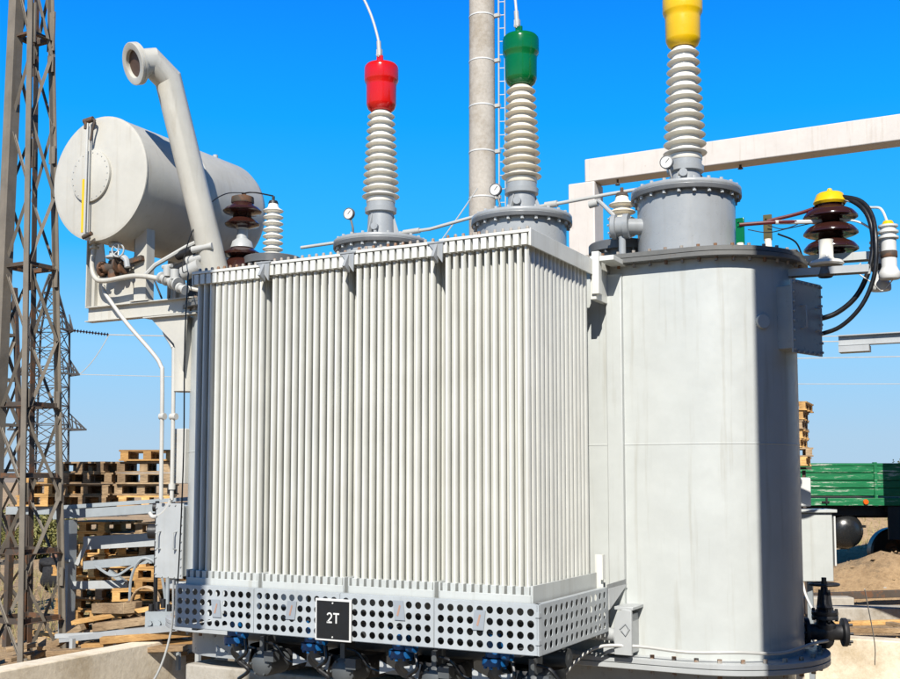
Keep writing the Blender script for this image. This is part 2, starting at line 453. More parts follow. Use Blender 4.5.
# --- perforated guard
def perforated(mb, org, du, dv, nrm_, cols, rows, pu, pv, r, mu, mv, t=.004):
    """sheet in the du,dv plane with round holes; margins mu,mv"""
    O = Vector(org); U = Vector(du); V = Vector(dv); Nn = Vector(nrm_)*t
    n = 16
    def P(u, v, k): return tuple(O+U*u+V*v+Nn*k)
    for i in range(cols):
        for j in range(rows):
            cu = mu+pu*(i+.5); cv = mv+pv*(j+.5)
            ring = []; sq = []
            for k in range(n):
                a = 2*pi*(k+.5)/n; ca, sa = cos(a), sin(a); m = max(abs(ca), abs(sa))
                ring.append((cu+r*ca, cv+r*sa)); sq.append((cu+pu/2*ca/m if abs(ca)>=abs(sa) else cu+pu/2*ca/m, cv+pv/2*sa/m))
            # snap square corners
            for side in (0, 1):
                o = len(mb.v)
                mb.v += [P(*q, side) for q in ring]+[P(*q, side) for q in sq]
                for k in range(n): k2 = (k+1)%n; mb.f.append((o+k, o+k2, o+n+k2, o+n+k))
                cs = [(cu+sx*pu/2, cv+sy*pv/2) for sx, sy in ((1,1),(-1,1),(-1,-1),(1,-1))]
                for ci, q in enumerate(cs):
                    k = n//8+ci*n//4-1; kk = (k+1)%n
                    oo = len(mb.v); mb.v += [P(*q, side)]
                    mb.f.append((o+n+k, oo, o+n+kk))
            o = len(mb.v); mb.v += [P(*q, 0) for q in ring]+[P(*q, 1) for q in ring]
            for k in range(n): k2 = (k+1)%n; mb.f.append((o+k, o+k2, o+n+k2, o+n+k))
    Wd = 2*mu+pu*cols; Hh = 2*mv+pv*rows
    for (u0,v0,u1,v1) in ((0,0,mu,Hh),(Wd-mu,0,Wd,Hh),(mu,0,Wd-mu,mv),(mu,Hh-mv,Wd-mu,Hh)):
        vs = [P(u,v,k) for k in (0,1) for u,v in ((u0,v0),(u1,v0),(u1,v1),(u0,v1))]
        mb.add(vs, [(0,3,2,1),(4,5,6,7),(0,1,5,4),(1,2,6,5),(2,3,7,6),(3,0,4,7)])
    return Wd, Hh
GZ = .535; GY = 6.765; GX0 = -6.045; seg = .785
for i in range(4):
    mb = MB(); x = GX0+i*seg
    perforated(mb, (x+.002,GY,GZ), (1,0,0), (0,0,1), (0,-1,0), 10, 4, .0755, .0775, .0255, (seg-.004-.755)/2, .0105)
    mb.box((x+.002,GY,GZ+.331),(x+seg-.002,GY+.06,GZ+.335)); mb.box((x+.002,GY,GZ-.004),(x+seg-.002,GY+.035,GZ))
    mb.box((x+.002,GY,GZ),(x+.006,GY+.03,GZ+.331))
    gd = mb.build('perforated_guard', M['guard'], T, sharp=30)
    if i != 1 or True:
        cx = (-5.62,-4.905,-3.97,-3.338)[i]; cz = (.70,.725,.775,.745)[i]
        q = MB(); q.cbox((cx, GY-.012, cz), (.085,.003,.135)); q.v = [((v[0]-cx)*cos(.12)+(v[2]-cz)*sin(.12)*(1 if i%2 else -1)+cx, v[1], v[2]) for v in q.v]
        tg = q.build('tag_card', M['card'], gd)
        q = MB(); q.add([(cx-.018,GY-.0155,cz-.035),(cx-.004,GY-.0155,cz-.04),(cx+.016,GY-.0155,cz+.035),(cx+.004,GY-.0155,cz+.04)], [(0,1,2,3)])
        mk = q.build('orange_mark', M['orange'], gd)
mb = MB(); perforated(mb, (-2.90,GY+.02,GZ), (0,1,0), (0,0,1), (1,0,0), 13, 4, .0965, .0775, .0265, .04, .0105)
mb.box((-2.94,GY+.02,GZ+.331),(-2.897,GY+1.33,GZ+.335)); mb.box((-2.935,GY+.0,GZ-.004),(-2.897,GY+1.33,GZ))
mb.box((-2.915,GY-.004,GZ),(-2.897,GY+.018,GZ+.331))
for z in (GZ+.07,GZ+.25): mb.box((-2.92,GY-.012,z),(-2.893,GY+.03,z+.03))
gs = mb.build('perforated_guard', M['guard'], T, sharp=30)
mb = MB(); perforated(mb, (GX0-.004,GY+.02,GZ), (0,1,0), (0,0,1), (-1,0,0), 13, 4, .0965, .0775, .0265, .04, .0105); mb.build('perforated_guard', M['guard'], T, sharp=30)
# brackets that hold the guard on the tank
b = MB(); b.prism([(-2.90,8.10,.87),(-2.82,8.32,.90),(-2.82,8.32,.86),(-2.90,8.10,.82)], (.0,0,.02)); b.prism([(-2.89,8.10,.86),(-2.82,8.34,.88),(-2.89,8.12,.70)], (.006,0,0))
b.build('guard_bracket', M['lgrey'], T)
# jacking lug
b = MB(); b.box((-2.80,8.12,.36),(-2.74,8.40,.66)); b.box((-2.95,8.14,.36),(-2.80,8.40,.40))
prf = [(-2.98+.13,8.11,.36),(-2.98+.27,8.11,.36),(-2.98+.27,8.11,.70),(-2.98+.20,8.11,.71),(-2.98+.15,8.11,.67),(-2.98+.13,8.11,.60)]
b.prism(prf, (0,.03,0)); b.box((-2.85,8.12,.70),(-2.70,8.40,.725)); b.cyl((-3.1,8.2,.50),(-2.84,8.2,.50),.05); b.cyl((-2.86,8.2,.5),(-2.84,8.2,.5),.09)
b.build('lifting_lug', M['lgrey'], T, bev=.004)
b = MB(); b.add([( -2.785,8.105,.55),(-2.755,8.105,.51),(-2.725,8.105,.55),(-2.755,8.105,.60)], [(0,1,2,3)]);
b.v = []; b.f = []
b.tube([(-2.79,8.103,.55),(-2.755,8.103,.51),(-2.725,8.103,.56),(-2.755,8.103,.60),(-2.80,8.103,.56)], .006, 6, False); b.build('cast_mark', M['grey'], T)
# bottom pipework under radiators
for bi, (x0, x1) in enumerate(RB):
    c = (x0+x1)/2
    px_ = (-5.70,-4.94,-4.15,-3.38)[bi]
    p = MB(); p.tube([(px_,7.1,.84),(px_,7.12,.46),(px_,7.2,.30),(px_,7.5,.24),(px_,8.3,.24)], .055, 14)
    p.cyl((px_,7.1,.62),(px_,7.1,.64),.10); p.cyl((px_,7.15,.285),(px_,7.19,.31),.085)
    p.build('oil_pipe', M['dgrey'], T)
    v = MB(); v.cyl((px_,7.1,.45),(px_,7.1,.60),.07,n=20); v.bolts((px_,7.1,.37),.075,8,(0,0,1),.014,.05); v.cyl((px_,7.1,.39),(px_,7.1,.44),.095)
    v.lathe((px_+.09,7.04,.47),[(0,0),(.03,0),(.03,.08),(0,.08)],10,(1,-.3,0))
    v.bolts((px_,7.1,.60),.085,8,(0,0,1),.014,.03)
    v.build('butterfly_valve', M['blue'], T)
    f = MB(); fx = px_+.30; f.lathe((fx,7.03,.25), [(0,-.01),(.07,-.005),(.10,.02),(.105,.06),(.105,.26),(.07,.30),(0,.30)], 24, (0,1,.0)); f.bolts((fx,7.035,.25),.085,6,(0,-1,0),.009,.015)
    f.box((fx-.02,7.05,.34),(fx+.02,7.2,.46)); f.box((fx+.06,7.0,.28),(fx+.15,7.08,.36))
    f.build('pump_motor', M['dgrey'], T)
    k = MB(); k.tube([(fx-.12,7.0,.44),(fx-.10,6.98,.34),(fx-.18,6.99,.27),(fx-.09,7.0,.20),(fx-.2,7.02,.12)], .016, 8); k.tube([(fx+.04,7.06,.42),(fx+.14,7.05,.40),(fx+.22,7.08,.30),(fx+.33,7.1,.26)], .014, 8)
    k.build('flexible_conduit', M['rubber'], T)
    h = MB(); h.prism([(px_-.16,7.05,.36),(px_-.02,7.05,.30),(px_-.16,7.05,.26)], (0,.01,0)); h.prism([(px_+.05,7.04,.33),(px_+.20,7.04,.36),(px_+.17,7.04,.24)], (0,.01,0))
    h.build('gusset', M['lgrey'], T)
hp = MB(); hp.cyl((-6.0,7.55,.40),(-3.0,7.55,.40),.07); hp.box((-6.0,7.3,.50),(-2.95,7.36,.58)); hp.box((-6.0,7.9,.50),(-2.95,7.96,.58))
for x in (-5.9,-4.5,-3.1): hp.box((x,6.8,.51),(x+.05,8.4,.555))
hp.build('support_frame', M['dgrey'], T)
for (x0,x1) in RB:
    fan = MB()
    c = (x0+x1)/2
    fan.lathe((c+.1,7.45,.16), [(.23,0),(.24,.02),(.24,.16),(.23,.18)], 28)
    for k in range(6):
        a = k*pi/3; fan.bar((c+.1,7.45,.2),(c+.1+.2*cos(a),7.45+.2*sin(a),.23),.09,.006,.5)
    fan.build('cooling_fan', M['black'], T)
# lower conduit hose across the base flange
h = MB(); h.tube([(-3.25,7.7,-.1),(-3.2,7.8,.15),(-3.0,8.0,.40),(-2.72,8.14,.43),(-2.3,8.17,.41),(-1.95,8.27,.42),(-1.68,8.52,.40),(-1.50,8.85,.44),(-1.45,9.2,.42)], .013, 8)
h.build('conduit_hose', M['galv'], T)

# --- turrets and high-voltage bushings
def bushing(x, zf, col, capmat, porcmat, ns=12, cz=0):
    tb = MB(); tb.lathe((x,TY,0), [(.41,3.50),(.41,zf-.02),(.41,zf)], 48)
    tb = tb.build('turret', M['grey'], T)
    fl = MB(); fl.lathe((x,TY,0), [(.40,zf-.045),(.455,zf-.045),(.462,zf-.04),(.462,zf-.012),(.458,zf-.008),(.458,zf-.004),(.462,zf),(.462,zf+.028),(.455,zf+.034),(.16,zf+.05),(0,zf+.05)], 56)
    fl = fl.build('turret_flange', M['grey'], tb, sharp=50)
    f2 = MB(); f2.lathe((x,TY,0), [(.405,zf-.048),(.463,zf-.046),(.4645,zf-.04),(.4645,zf-.010),(.41,zf-.009)], 56); f2.build('lower_ring', M['darkrim'], fl, sharp=50)
    bo = MB(); bo.bolts((x,TY,zf-.075),.435,22,(0,0,1),.016,.04); bo.bolts((x,TY,zf+.03),.43,22,(0,0,1),.015,.025); bo.build('flange_bolts', M['lgrey'], tb)
    B = MB()   # metal neck
    z0 = zf+.05; z1 = 4.42
    B.lathe((x,TY,0), [(.20,z0-.005),(.20,z0+.03),(.135,z0+.035),(.125,z1-.10),(.155,z1-.095),(.158,z1-.05),(.14,z1-.045),(.14,z1)], 36)
    for a in (20, 140, 260):
        a = radians(a); ca, sa = cos(a), sin(a)
        B.prism([(x+.12*ca-.006*sa,TY+.12*sa+.006*ca,z0+.02),(x+.20*ca-.006*sa,TY+.20*sa+.006*ca,z0+.02),(x+.125*ca-.006*sa,TY+.125*sa+.006*ca,z1-.1)], (.012*sa,-.012*ca,0))
    B.cyl((x+.02,TY-.13,z0+.11),(x+.03,TY-.175,z0+.11),.035,n=14); B.bolts((x,TY,z0+.03),.175,10,(0,0,1),.012,.02)
    B = B.build('bushing', M['grey'], T)
    P = MB(); pr = [(.135,z1),(.145,z1+.01),(.142,z1+.05)]
    zz = z1+.055; top = 5.36+cz; H = top-zz
    for k in range(ns):
        t = k/ns; t2 = (k+1)/ns
        rc = .128-.034*t; rs = .185-.055*t; zb = zz+H*t; h = H/ns
        if k == 0: rc_low = .135
        pr += [(rc if k else .13, zb), (rs*.82, zb+h*.16), (rs-.004, zb+h*.12), (rs+.001, zb+h*.18), (rs-.006, zb+h*.27), (rc+.018, zb+h*.44), (rc+.004, zb+h*.58)]
    pr += [(.075, top), (.075, top+.05)]
    P.lathe((x,TY,0), pr, 44); P.build('porcelain', porcmat, B, sharp=60)
    C = MB(); C.lathe((x,TY,cz), [(.085,5.352),(.10,5.35),(.13,5.375),(.145,5.41),(.148,5.42),(.150,5.60),(.152,5.63),(.166,5.655),(.170,5.67),(.170,5.785),(.166,5.805),(.150,5.825),(.11,5.835),(.0,5.84)], 48)
    C.lathe((x,TY,5.835+cz), [(.035,0),(.03,.03),(.018,.035),(.018,.09),(.0,.092)], 16); C.box((x-.05,TY-.012,5.875+cz),(x+.01,TY+.012,5.925+cz))
    cap = C.build('cap', capmat, B, sharp=45)
    if capmat != M['yellow']: tag(cap, 'red cap' if capmat == M['red'] else 'green cap')
    else: tag(cap, 'yellow cap')
    # pressure gauge
    gx, gz = (x-.235, zf+.30) if x < -5 else ((x-.165, zf+.27) if x < -3 else (x-.10, zf+.25))
    G = MB(); G.lathe((gx,TY-.22,gz), [(0,.03),(.056,.03),(.058,.0),(.058,-.004),(.05,-.006)], 24, (0,1,0)); G.tube([(gx+.01,TY-.20,gz-.04),(gx+.03,TY-.2,gz-.11),(gx+.04,TY-.2,gz-.16),(gx+.04,TY-.2,zf+.03)], .011, 8); G.cyl((gx+.02,TY-.21,zf+.09),(gx+.07,TY-.18,zf+.09),.02)
    G = G.build('pressure_gauge', M['darkrim'], B)
    F = MB(); F.lathe((gx,TY-.2235,gz), [(0,0),(.050,0),(.050,.002),(0,.002)], 24, (0,1,0)); F.build('dial_face', M['white'], B)
    F = MB(); F.bar((gx-.005,TY-.2265,gz-.005),(gx+.025,TY-.2265,gz+.028),.006,.002); F.build('dial_needle', M['black'], B)
    return B
bushing(-5.545, 4.0, 'red', M['red'], M['porcg'])
bushing(-4.025, 4.07, 'green', M['green'], M['porc'])
bushing(-2.49, 4.125, 'yellow', M['yellow'], M['porcg'], cz=.075)
# gas collecting pipe along the top
gp = MB(); gp.tube([(-6.62,TY+.17,4.12),(-5.08,TY+.17,4.15),(-4.55,TY+.17,4.225),(-3.80,TY+.17,4.24),(-3.25,TY+.17,4.27),(-2.7,TY+.17,4.29)], .017, 10, False)
gp.cyl((-5.38,TY+.17,4.145),(-5.2,TY+.17,4.15),.028,n=12); gp.cyl((-3.86,TY+.17,4.24),(-3.74,TY+.17,4.243),.032,n=12)
gp.tube([(-3.34,TY+.15,4.21),(-3.30,TY+.1,4.19),(-3.12,TY-.1,4.02),(-3.05,TY-.15,3.94)], .018, 8); gp.cyl((-3.42,TY+.15,4.19),(-3.34,TY+.15,4.20),.035,n=12)
gp.build('gas_pipe', M['galv'], T)
# round valve drum on yellow turret's left
d = MB(); d.lathe((-3.04,8.72,3.84), [(0,0),(.10,0),(.105,.005),(.105,.04),(.085,.045),(.085,.10),(.105,.105),(.105,.15),(0,.15)], 28, (1,.1,0)); d.bolts((-3.045,8.72,3.84),.085,8,(-1,-.1,0),.01,.015); d.cyl((-2.93,8.75,3.84),(-2.75,8.85,3.84),.07); d.cyl((-2.95,8.72,3.6),(-2.95,8.72,3.75),.03)
d.build('relay_drum', M['grey'], T)
# medium bushings (cream) on low discs
def small_bushing(x, y, zb, ns, R, mat, capm, disc=.30, name='low_voltage_bushing'):
    D = MB(); D.lathe((x,y,0), [(disc-.06,3.51),(disc-.06,zb-.10),(disc,zb-.10),(disc,zb-.03),(disc-.01,zb-.02),(0,zb-.02)], 36); D.bolts((x,y,zb-.13),disc-.025,14,(0,0,1),.014,.03)
    D = D.build('turret_disc', M['darkrim'], T)
    P = MB(); pr = [(R*.9,zb-.03),(R*.9,zb+.03),(R*.55,zb+.04)]; h = .068
    for k in range(ns):
        z = zb+.05+k*h; pr += [(R*.6,z),(R*.93,z+.012),(R,z+.02),(R*.93,z+.030),(R*.62,z+.048)]
    zt = zb+.05+ns*h; pr += [(R*.5,zt),(R*.45,zt+.03),(0,zt+.03)]
    P = P.lathe((x,y,0), pr, 32) and P
    P = P.build(name, mat, T, sharp=55)
    c = MB(); c.lathe((x,y,zt+.03), [(R*.5,0),(R*.4,.03),(.015,.035),(.015,.08),(0,.08)], 18); c.build('terminal', capm, P)
    return zt+.1
small_bushing(-3.10, TY+.12, 3.80, 5, .12, M['porc'], M['rust'], .30)
small_bushing(-6.86, TY, 4.02, 7, .108, M['porcg'], M['black'], .30)
# brown post insulators
def brown_post(name, x, y, zb, parent, top, s=1.0, n=3):
    P = MB(); R = .195*s
    if top == 'dark':
        pr = [(.15,zb),(.20,zb+.03),(.17,zb+.12),(.12,zb+.17),(.20,zb+.19),(.205,zb+.21),(.14,zb+.25),(.11,zb+.27)]
        P.lathe((x,y,0), pr+[(0,zb+.275)], 36); lo = P.build(name, M['brown'], parent, sharp=50)
        z = zb+.27
        Q = MB(); Q.lathe((x,y,0), [(.12,z),(.10,z+.07),(.06,z+.10),(.05,z+.20),(.08,z+.22)], 28); Q.bolts((x,y,z),.10,8,(0,0,1),.01,.03); Q.build('metal_neck', M['lgrey'], lo)
        z += .21
        Q = MB(); Q.lathe((x,y,0), [(.07,z),(.10,z+.01),(.175,z+.03),(.182,z+.045),(.15,z+.075),(.10,z+.11),(.095,z+.15),(.19,z+.165),(.203,z+.18),(.17,z+.215),(.12,z+.24),(.11,z+.27)], 40); Q.build('glazed_shed', M['brown'], lo, sharp=60)
        Q = MB(); Q.lathe((x,y,0), [(.115,z+.265),(.12,z+.275),(.115,z+.33),(.09,z+.34),(0,z+.34)], 28); Q.lathe((x+.02,y,z+.34),[(.02,0),(.02,.03),(0,.03)],8); Q.build('terminal', M['rust'], lo)
        return z+.34
    pr = [(.10,zb),(.12,zb+.01)]
    for k in range(3):
        z = zb+.03+k*.135; pr += [(.10,z),(R*.9,z-.01),(R,z+.0),(R*1.0,z+.012),(R*.86,z+.05),(.12,z+.085),(.10,z+.10)]
    P.lathe((x,y,0), pr+[(.11,zb+.42),(0,zb+.42)], 40); lo = P.build(name, M['brown'], parent, sharp=60)
    Q = MB(); Q.lathe((x,y,zb+.41), [(.12,0),(.135,.02),(.105,.09),(.09,.10),(0,.10)], 28); Q.lathe((x,y,zb+.51),[(.02,0),(.025,.02),(.015,.04),(0,.04)],8); Q.build('yellow_cap', M['yellow'], lo)
    return zb+.51
brown_post('neutral_bushing', -7.16, 8.92, 3.84, T, 'dark')
MB().lathe((-7.16,8.92,3.5), [(.16,0),(.16,.345)], 24).build('turret', M['grey'], T)

# --- right-hand bracket arms with insulator, arresters and busbars
arms = MB()
def channel(mb, x0, x1, y, z, w=.10, h=.05, t=.008, dz=-.03):
    a = [(x0,y,z),(x1,y,z+dz)]
    for (yy, hh, ww, off) in ((0, t, w, 0), (-w/2, h, t, -h/2), (w/2, h, t, -h/2)):
        mb.bar((x0,y+yy,z+off),(x1,y+yy,z+off+dz),ww,hh)
channel(arms, -1.72, -.93, 9.35, 3.56, .11, .06, dz=-.02)
arms = arms.build('bracket_arm', M['tank'], T)
a2 = MB(); channel(a2, -1.80, -1.02, 8.95, 3.385, .10, .055, dz=-.02); a2 = a2.build('bracket_arm', M['lgrey'], T)
a3 = MB(); a3.cbox((-1.70,9.15,3.535),(.28,.5,.012)); a3.build('bracket_plate', M['rim'], T)
brown_post('support_insulator', -1.36, 9.35, 3.565, T, 'y', 1.12)
q = MB(); q.lathe((-1.345,8.98,3.395), [(.12,0),(.135,.015),(.12,.04),(.07,.05),(.055,.07),(.055,.20),(.06,.21),(0,.215)], 28); q.build('white_stub', M['porcg'], T, sharp=50)
q = MB(); q.lathe((-1.35,8.95,3.30), [(.05,.0),(.07,.02),(.06,.08)], 16); q.build('stub_base', M['rim'], T)
def arrester(x, y, zc, L, capm):
    P = MB(); z0 = zc-L/2
    P.lathe((x,y,z0), [(0,0),(.075,0),(.082,.01),(.082,.05),(.07,.07),(.058,.10),(.058,L*.68),(.078,L*.69),(.078,L*.72),(.06,L*.74),(.06,L*.78),(.078,L*.79),(.078,L*.82),(.06,L*.84),(.06,L*.88),(.075,L*.89),(.075,L*.92),(.05,L*.93),(0,L*.93)], 28)
    P = P.build('surge_arrester', M['white'], T, sharp=45)
    MB().lathe((x,y,z0+L*.36), [(.061,0),(.064,.004),(.064,.05),(.061,.054)], 24).build('clamp_band', M['rust'], P)
    MB().lathe((x,y,z0+L*.93), [(.05,0),(.035,.03),(0,.035)], 14).build('terminal', capm, P)
arrester(-.90, 9.18, 3.52, .47, M['yellow'])
arrester(-.985, 9.32, 3.44, .44, M['green'])
# green-brown terminal flags on the lid
for (x, y, z, m) in ((-2.02,8.98,3.66,'green'), (-1.86,9.30,3.74,'olive')):
    if m == 'olive' and 'olive' not in M: M['olive'] = paint('olive_brown_plate', (.10,.085,.02), .5, .3, 0, .3)
    q = MB(); q.box((x-.035,y-.012,z-.02),(x+.035,y+.012,z+.20)); q.bolts((x,y-.012,z+.15),.02,3,(0,-1,0),.008,.012)
    q = q.build('terminal_flag', M[m], T, bev=.003)
    MB().lathe((x,y,3.50), [(.08,0),(.08,.03),(.05,.06),(.03,z-3.56),(.03,z-3.51)], 20).build('flag_insulator', M['porcg'], q)
q = MB(); q.tube([(-2.02,8.96,3.80),(-1.75,9.05,3.81),(-1.52,9.2,3.82)], .016, 8); q.tube([(-1.86,9.28,3.88),(-1.6,9.33,3.93),(-1.42,9.35,3.98)], .016, 8)
M['maroon'] = paint('maroon_insulated_bar', (.12,.008,.008), .4, .2)
q.build('busbar', M['maroon'], T)
q = MB(); q.tube([(-1.75,9.05,3.81),(-1.52,9.2,3.82),(-1.4,9.3,3.84)], .018, 8); q.tube([(-1.30,9.33,4.03),(-1.2,9.3,3.98),(-1.05,9.25,3.90),(-.95,9.19,3.86),(-.90,9.18,3.735)], .010, 6); q.tube([(-1.28,9.3,3.84),(-1.12,9.3,3.79),(-.985,9.32,3.68)], .009, 6)
q.tube([(-1.10,9.1,3.42),(-1.14,9.1,3.36),(-1.02,9.1,3.25),(-.96,9.2,3.20),(-.88,9.2,3.28)], .005, 6)
q.build('white_lead', M['white'], T)
q = MB(); q.tube([(-1.72,9.0,3.7),(-1.60,9.1,3.64),(-1.55,9.15,3.50)], .008, 6); q.tube([(-1.95,8.95,3.75),(-1.8,9.0,3.72),(-1.65,9.1,3.76),(-1.4,9.3,3.84)], .004, 6); q.tube([(-1.85,9.26,3.84),(-1.72,9.28,3.80),(-1.55,9.3,3.86),(-1.4,9.35,3.97)], .004, 6)
q.build('thin_lead', M['rubber'], T)
q = MB()
q.tube([(-1.47,9.08,2.98),(-1.30,9.1,3.03),(-1.14,9.1,3.16),(-1.04,9.12,3.38),(-1.01,9.15,3.62),(-1.06,9.22,3.84),(-1.18,9.3,3.98),(-1.33,9.35,4.03)], .021, 12)
q.tube([(-1.47,9.12,2.86),(-1.27,9.1,2.92),(-1.10,9.08,3.08),(-1.00,9.08,3.32),(-.985,9.1,3.60),(-1.02,9.2,3.82),(-1.12,9.28,3.97),(-1.32,9.33,4.045)], .018, 12)
q.build('power_cable', M['rubber'], T)
# inspection box with two handles
ang = radians(-20); bc = Vector((-1.62,8.90,0)); nx, ny = cos(ang), sin(ang)
R = Matrix.Translation((bc.x, bc.y, 2.97)) @ Matrix.Rotation(ang, 4, 'Z')
q = MB(); q.cbox((.02,0,0),(.22,.36,.50),0,R); q = q.build('terminal_box', M['grey'], T, bev=.006)
q2 = MB(); q2.cbox((.142,0,0),(.016,.44,.58),0,R); c = q2.build('box_cover', M['grey'], q, bev=.003)
q2 = MB()
for j in range(8):
    for sy in (-1,1): q2.lathe(R @ Vector((.15,sy*.205,-.26+j*.075)), [(.011,0),(.011,.014),(0,.014)], 6, (nx,ny,0))
for j in range(5):
    for sz in (-1,1): q2.lathe(R @ Vector((.15,-.15+j*.075,sz*.272)), [(.011,0),(.011,.014),(0,.014)], 6, (nx,ny,0))
q2.build('cover_bolts', M['grey'], q)
for sy in (-.10,.12):
    h = MB(); h.tube([R @ Vector(p) for p in ((.15,sy,-.09),(.20,sy,-.085),(.20,sy,.085),(.15,sy,.09))], .008, 8, False); h.build('handle', M['grey'], q)
# drain gate valve at the foot of the round end
vx, vy, vz = -1.50, 9.415, .46
q = MB()
ax = Vector((cos(radians(22)), sin(radians(22)), 0))
q.lathe(Vector((vx,vy,vz))-ax*.17, [(0,0),(.11,0),(.115,.005),(.115,.035),(.065,.045),(.065,.10),(.085,.13),(.09,.17),(.085,.21),(.065,.24),(.065,.295),(.115,.305),(.115,.335),(.11,.34),(0,.34)], 28, ax)
q.bolts(Vector((vx,vy,vz))-ax*.14,.095,8,-ax,.012,.05); q.bolts(Vector((vx,vy,vz))+ax*.14,.095,8,ax,.012,.06)
q.lathe((vx,vy,vz), [(.085,-.02),(.09,.06),(.06,.09),(.06,.10),(.105,.105),(.105,.13),(.10,.135),(.105,.14),(.105,.165),(.05,.18),(.06,.20),(.035,.23),(.028,.36),(.02,.37),(.02,.44),(0,.44)], 24)
q.bolts((vx,vy,vz+.09),.09,6,(0,0,1),.013,.10)
q.bar((vx-.05,vy,vz+.18),(vx-.03,vy,vz+.34),.03,.015); q.bar((vx+.05,vy,vz+.18),(vx+.03,vy,vz+.34),.03,.015)
q.lathe((vx,vy,vz-.13),[(.03,0),(.06,.03),(.07,.06),(.05,.1)],16)
v = q.build('gate_valve', M['black'], T, sharp=45)
h = MB(); n = 28; o = 0
ring = [(vx+.115*cos(2*pi*k/n), vy+.115*sin(2*pi*k/n), vz+.385) for k in range(n+1)]; h.tube(ring, .011, 8, False)
for k in range(4): a = k*pi/2+.4; h.bar((vx,vy,vz+.385),(vx+.11*cos(a),vy+.11*sin(a),vz+.385),.018,.01)
h.cyl((vx,vy,vz+.37),(vx,vy,vz+.41),.025,n=12); h.build('handwheel', M['black'], v)
MB().cyl(Vector((vx,vy,vz))-ax*.40,Vector((vx,vy,vz))-ax*.17,.06).build('drain_pipe', M['tank'], T)

# --- left end: cantilever beams, saddles, conservator
def ibeam(mb, a, b, h=.16, w=.11, t=.010):
    a = Vector(a); b = Vector(b)
    mb.bar(a+Vector((0,0,h/2-t/2)), b+Vector((0,0,h/2-t/2)), w, t); mb.bar(a-Vector((0,0,h/2-t/2)), b-Vector((0,0,h/2-t/2)), w, t); mb.bar(a, b, t, h-2*t)
for y in (8.45, 9.7):
    q = MB(); ibeam(q, (-8.84,y,3.46),(-6.95,y,3.46)); q.build('cantilever_beam', M['cons'], T)
q = MB(); q.prism([(-7.95,8.43,3.37),(-7.62,8.43,3.08),(-7.50,8.43,2.80),(-7.45,8.43,3.37)], (0,.012,0)); q.box((-8.0,8.38,3.36),(-7.3,8.50,3.372)); q.cyl((-7.62,8.6,2.6),(-7.62,8.6,3.36),.12)
q.build('beam_gusset', M['cons'], T)
CX, CZ, CR = -8.38, 4.81, .648
for y in (8.45, 9.7):
    q = MB(); 
    q.prism([(-8.80,y-.006,3.545),(-8.05,y-.006,3.545),(-8.05,y-.006,4.12),(-8.20,y-.006,4.05),(-8.24,y-.006,3.98),(-8.60,y-.006,3.93),(-8.66,y-.006,4.28),(-8.80,y-.006,4.38)], (0,.012,0))
    q.box((-8.84,y-.055,3.545),(-8.825,y+.055,4.40)); q.box((-8.72,y-.055,3.545),(-8.71,y+.0,3.93))
    q.prism([(-8.15,y-.06,3.545),(-7.98,y-.06,3.545),(-7.98,y-.06,4.42),(-8.15,y-.06,4.26)], (0,.010,0)); q.box((-8.15,y-.06,3.545),(-8.14,y+.06,4.24)); q.box((-7.99,y-.05,3.545),(-7.98,y+.06,4.36)); q.box((-8.19,y-.07,3.545),(-7.94,y+.07,3.56))
    q.build('conservator_saddle', M['cons'], T, bev=.002)
Yn, Yf = 8.10, 10.0
K = MB(); K.lathe((CX,0,CZ), [(0,Yn-.008),(CR-.03,Yn-.004),(CR-.012,Yn),(CR+.004,Yn+.004),(CR+.006,Yn+.016),(CR,Yn+.02),(CR,Yn+.95),(CR+.003,Yn+.955),(CR+.003,Yn+.965),(CR,Yn+.97),(CR,Yf),(CR-.03,Yf+.09),(CR-.11,Yf+.17),(CR-.25,Yf+.22),(0,Yf+.26)], 72, (0,1,0))
K = K.build('conservator', M['cons'], T, sharp=30)
q = MB(); q.lathe((CX-.09,Yn-.008,CZ+.03), [(.265,0),(.27,-.003),(.27,-.028),(.265,-.03),(0,-.03)], 48, (0,1,0)); mh = q.build('manhole_cover', M['cons'], K)
q = MB(); q.bolts((CX-.09,Yn-.038,CZ+.03),.245,22,(0,-1,0),.006,.006); q.build('cover_bolts', M['lgrey'], K)
q = MB(); gx = CX-.10; q.tube([(gx+.03,Yn+.0,5.44),(gx,Yn-.06,5.44),(gx-.004,Yn-.075,5.38),(gx-.008,Yn-.075,4.22),(gx,Yn+.0,4.2)], .013, 8, False); q.bar((gx+.02,Yn-.06,5.38),(gx+.02,Yn-.06,4.24),.014,.01); q.build('level_gauge', M['galv'], K)
q = MB(); q.box((gx-.048,Yn-.085,4.24),(gx-.016,Yn-.07,4.80)); q.build('yellow_scale', M['yellow'], K)
q = MB(); q.cyl((gx-.05,Yn-.08,5.41),(gx+.06,Yn-.06,5.43),.03,n=10); q.cyl((gx-.02,Yn-.08,5.33),(gx-.02,Yn-.08,5.42),.022,n=10); q.tube([(gx+.05,Yn-.06,5.43),(gx+.09,Yn-.07,5.40),(gx+.06,Yn-.07,5.30),(gx+.04,Yn-.07,5.2)], .013, 8); q.cyl((gx-.03,Yn-.07,4.19),(gx+.09,Yn-.07,4.22),.022,n=10); q.build('gauge_cock', M['rust'], K)
q = MB(); q.lathe((CX+.05,Yn+.3,CZ+CR-.01),[(.03,0),(.03,.04),(0,.045)],10); q.lathe((CX+.1,Yn+1.7,CZ+CR-.01),[(.03,0),(.03,.05),(0,.055)],10); q.build('filler_plug', M['lgrey'], K)

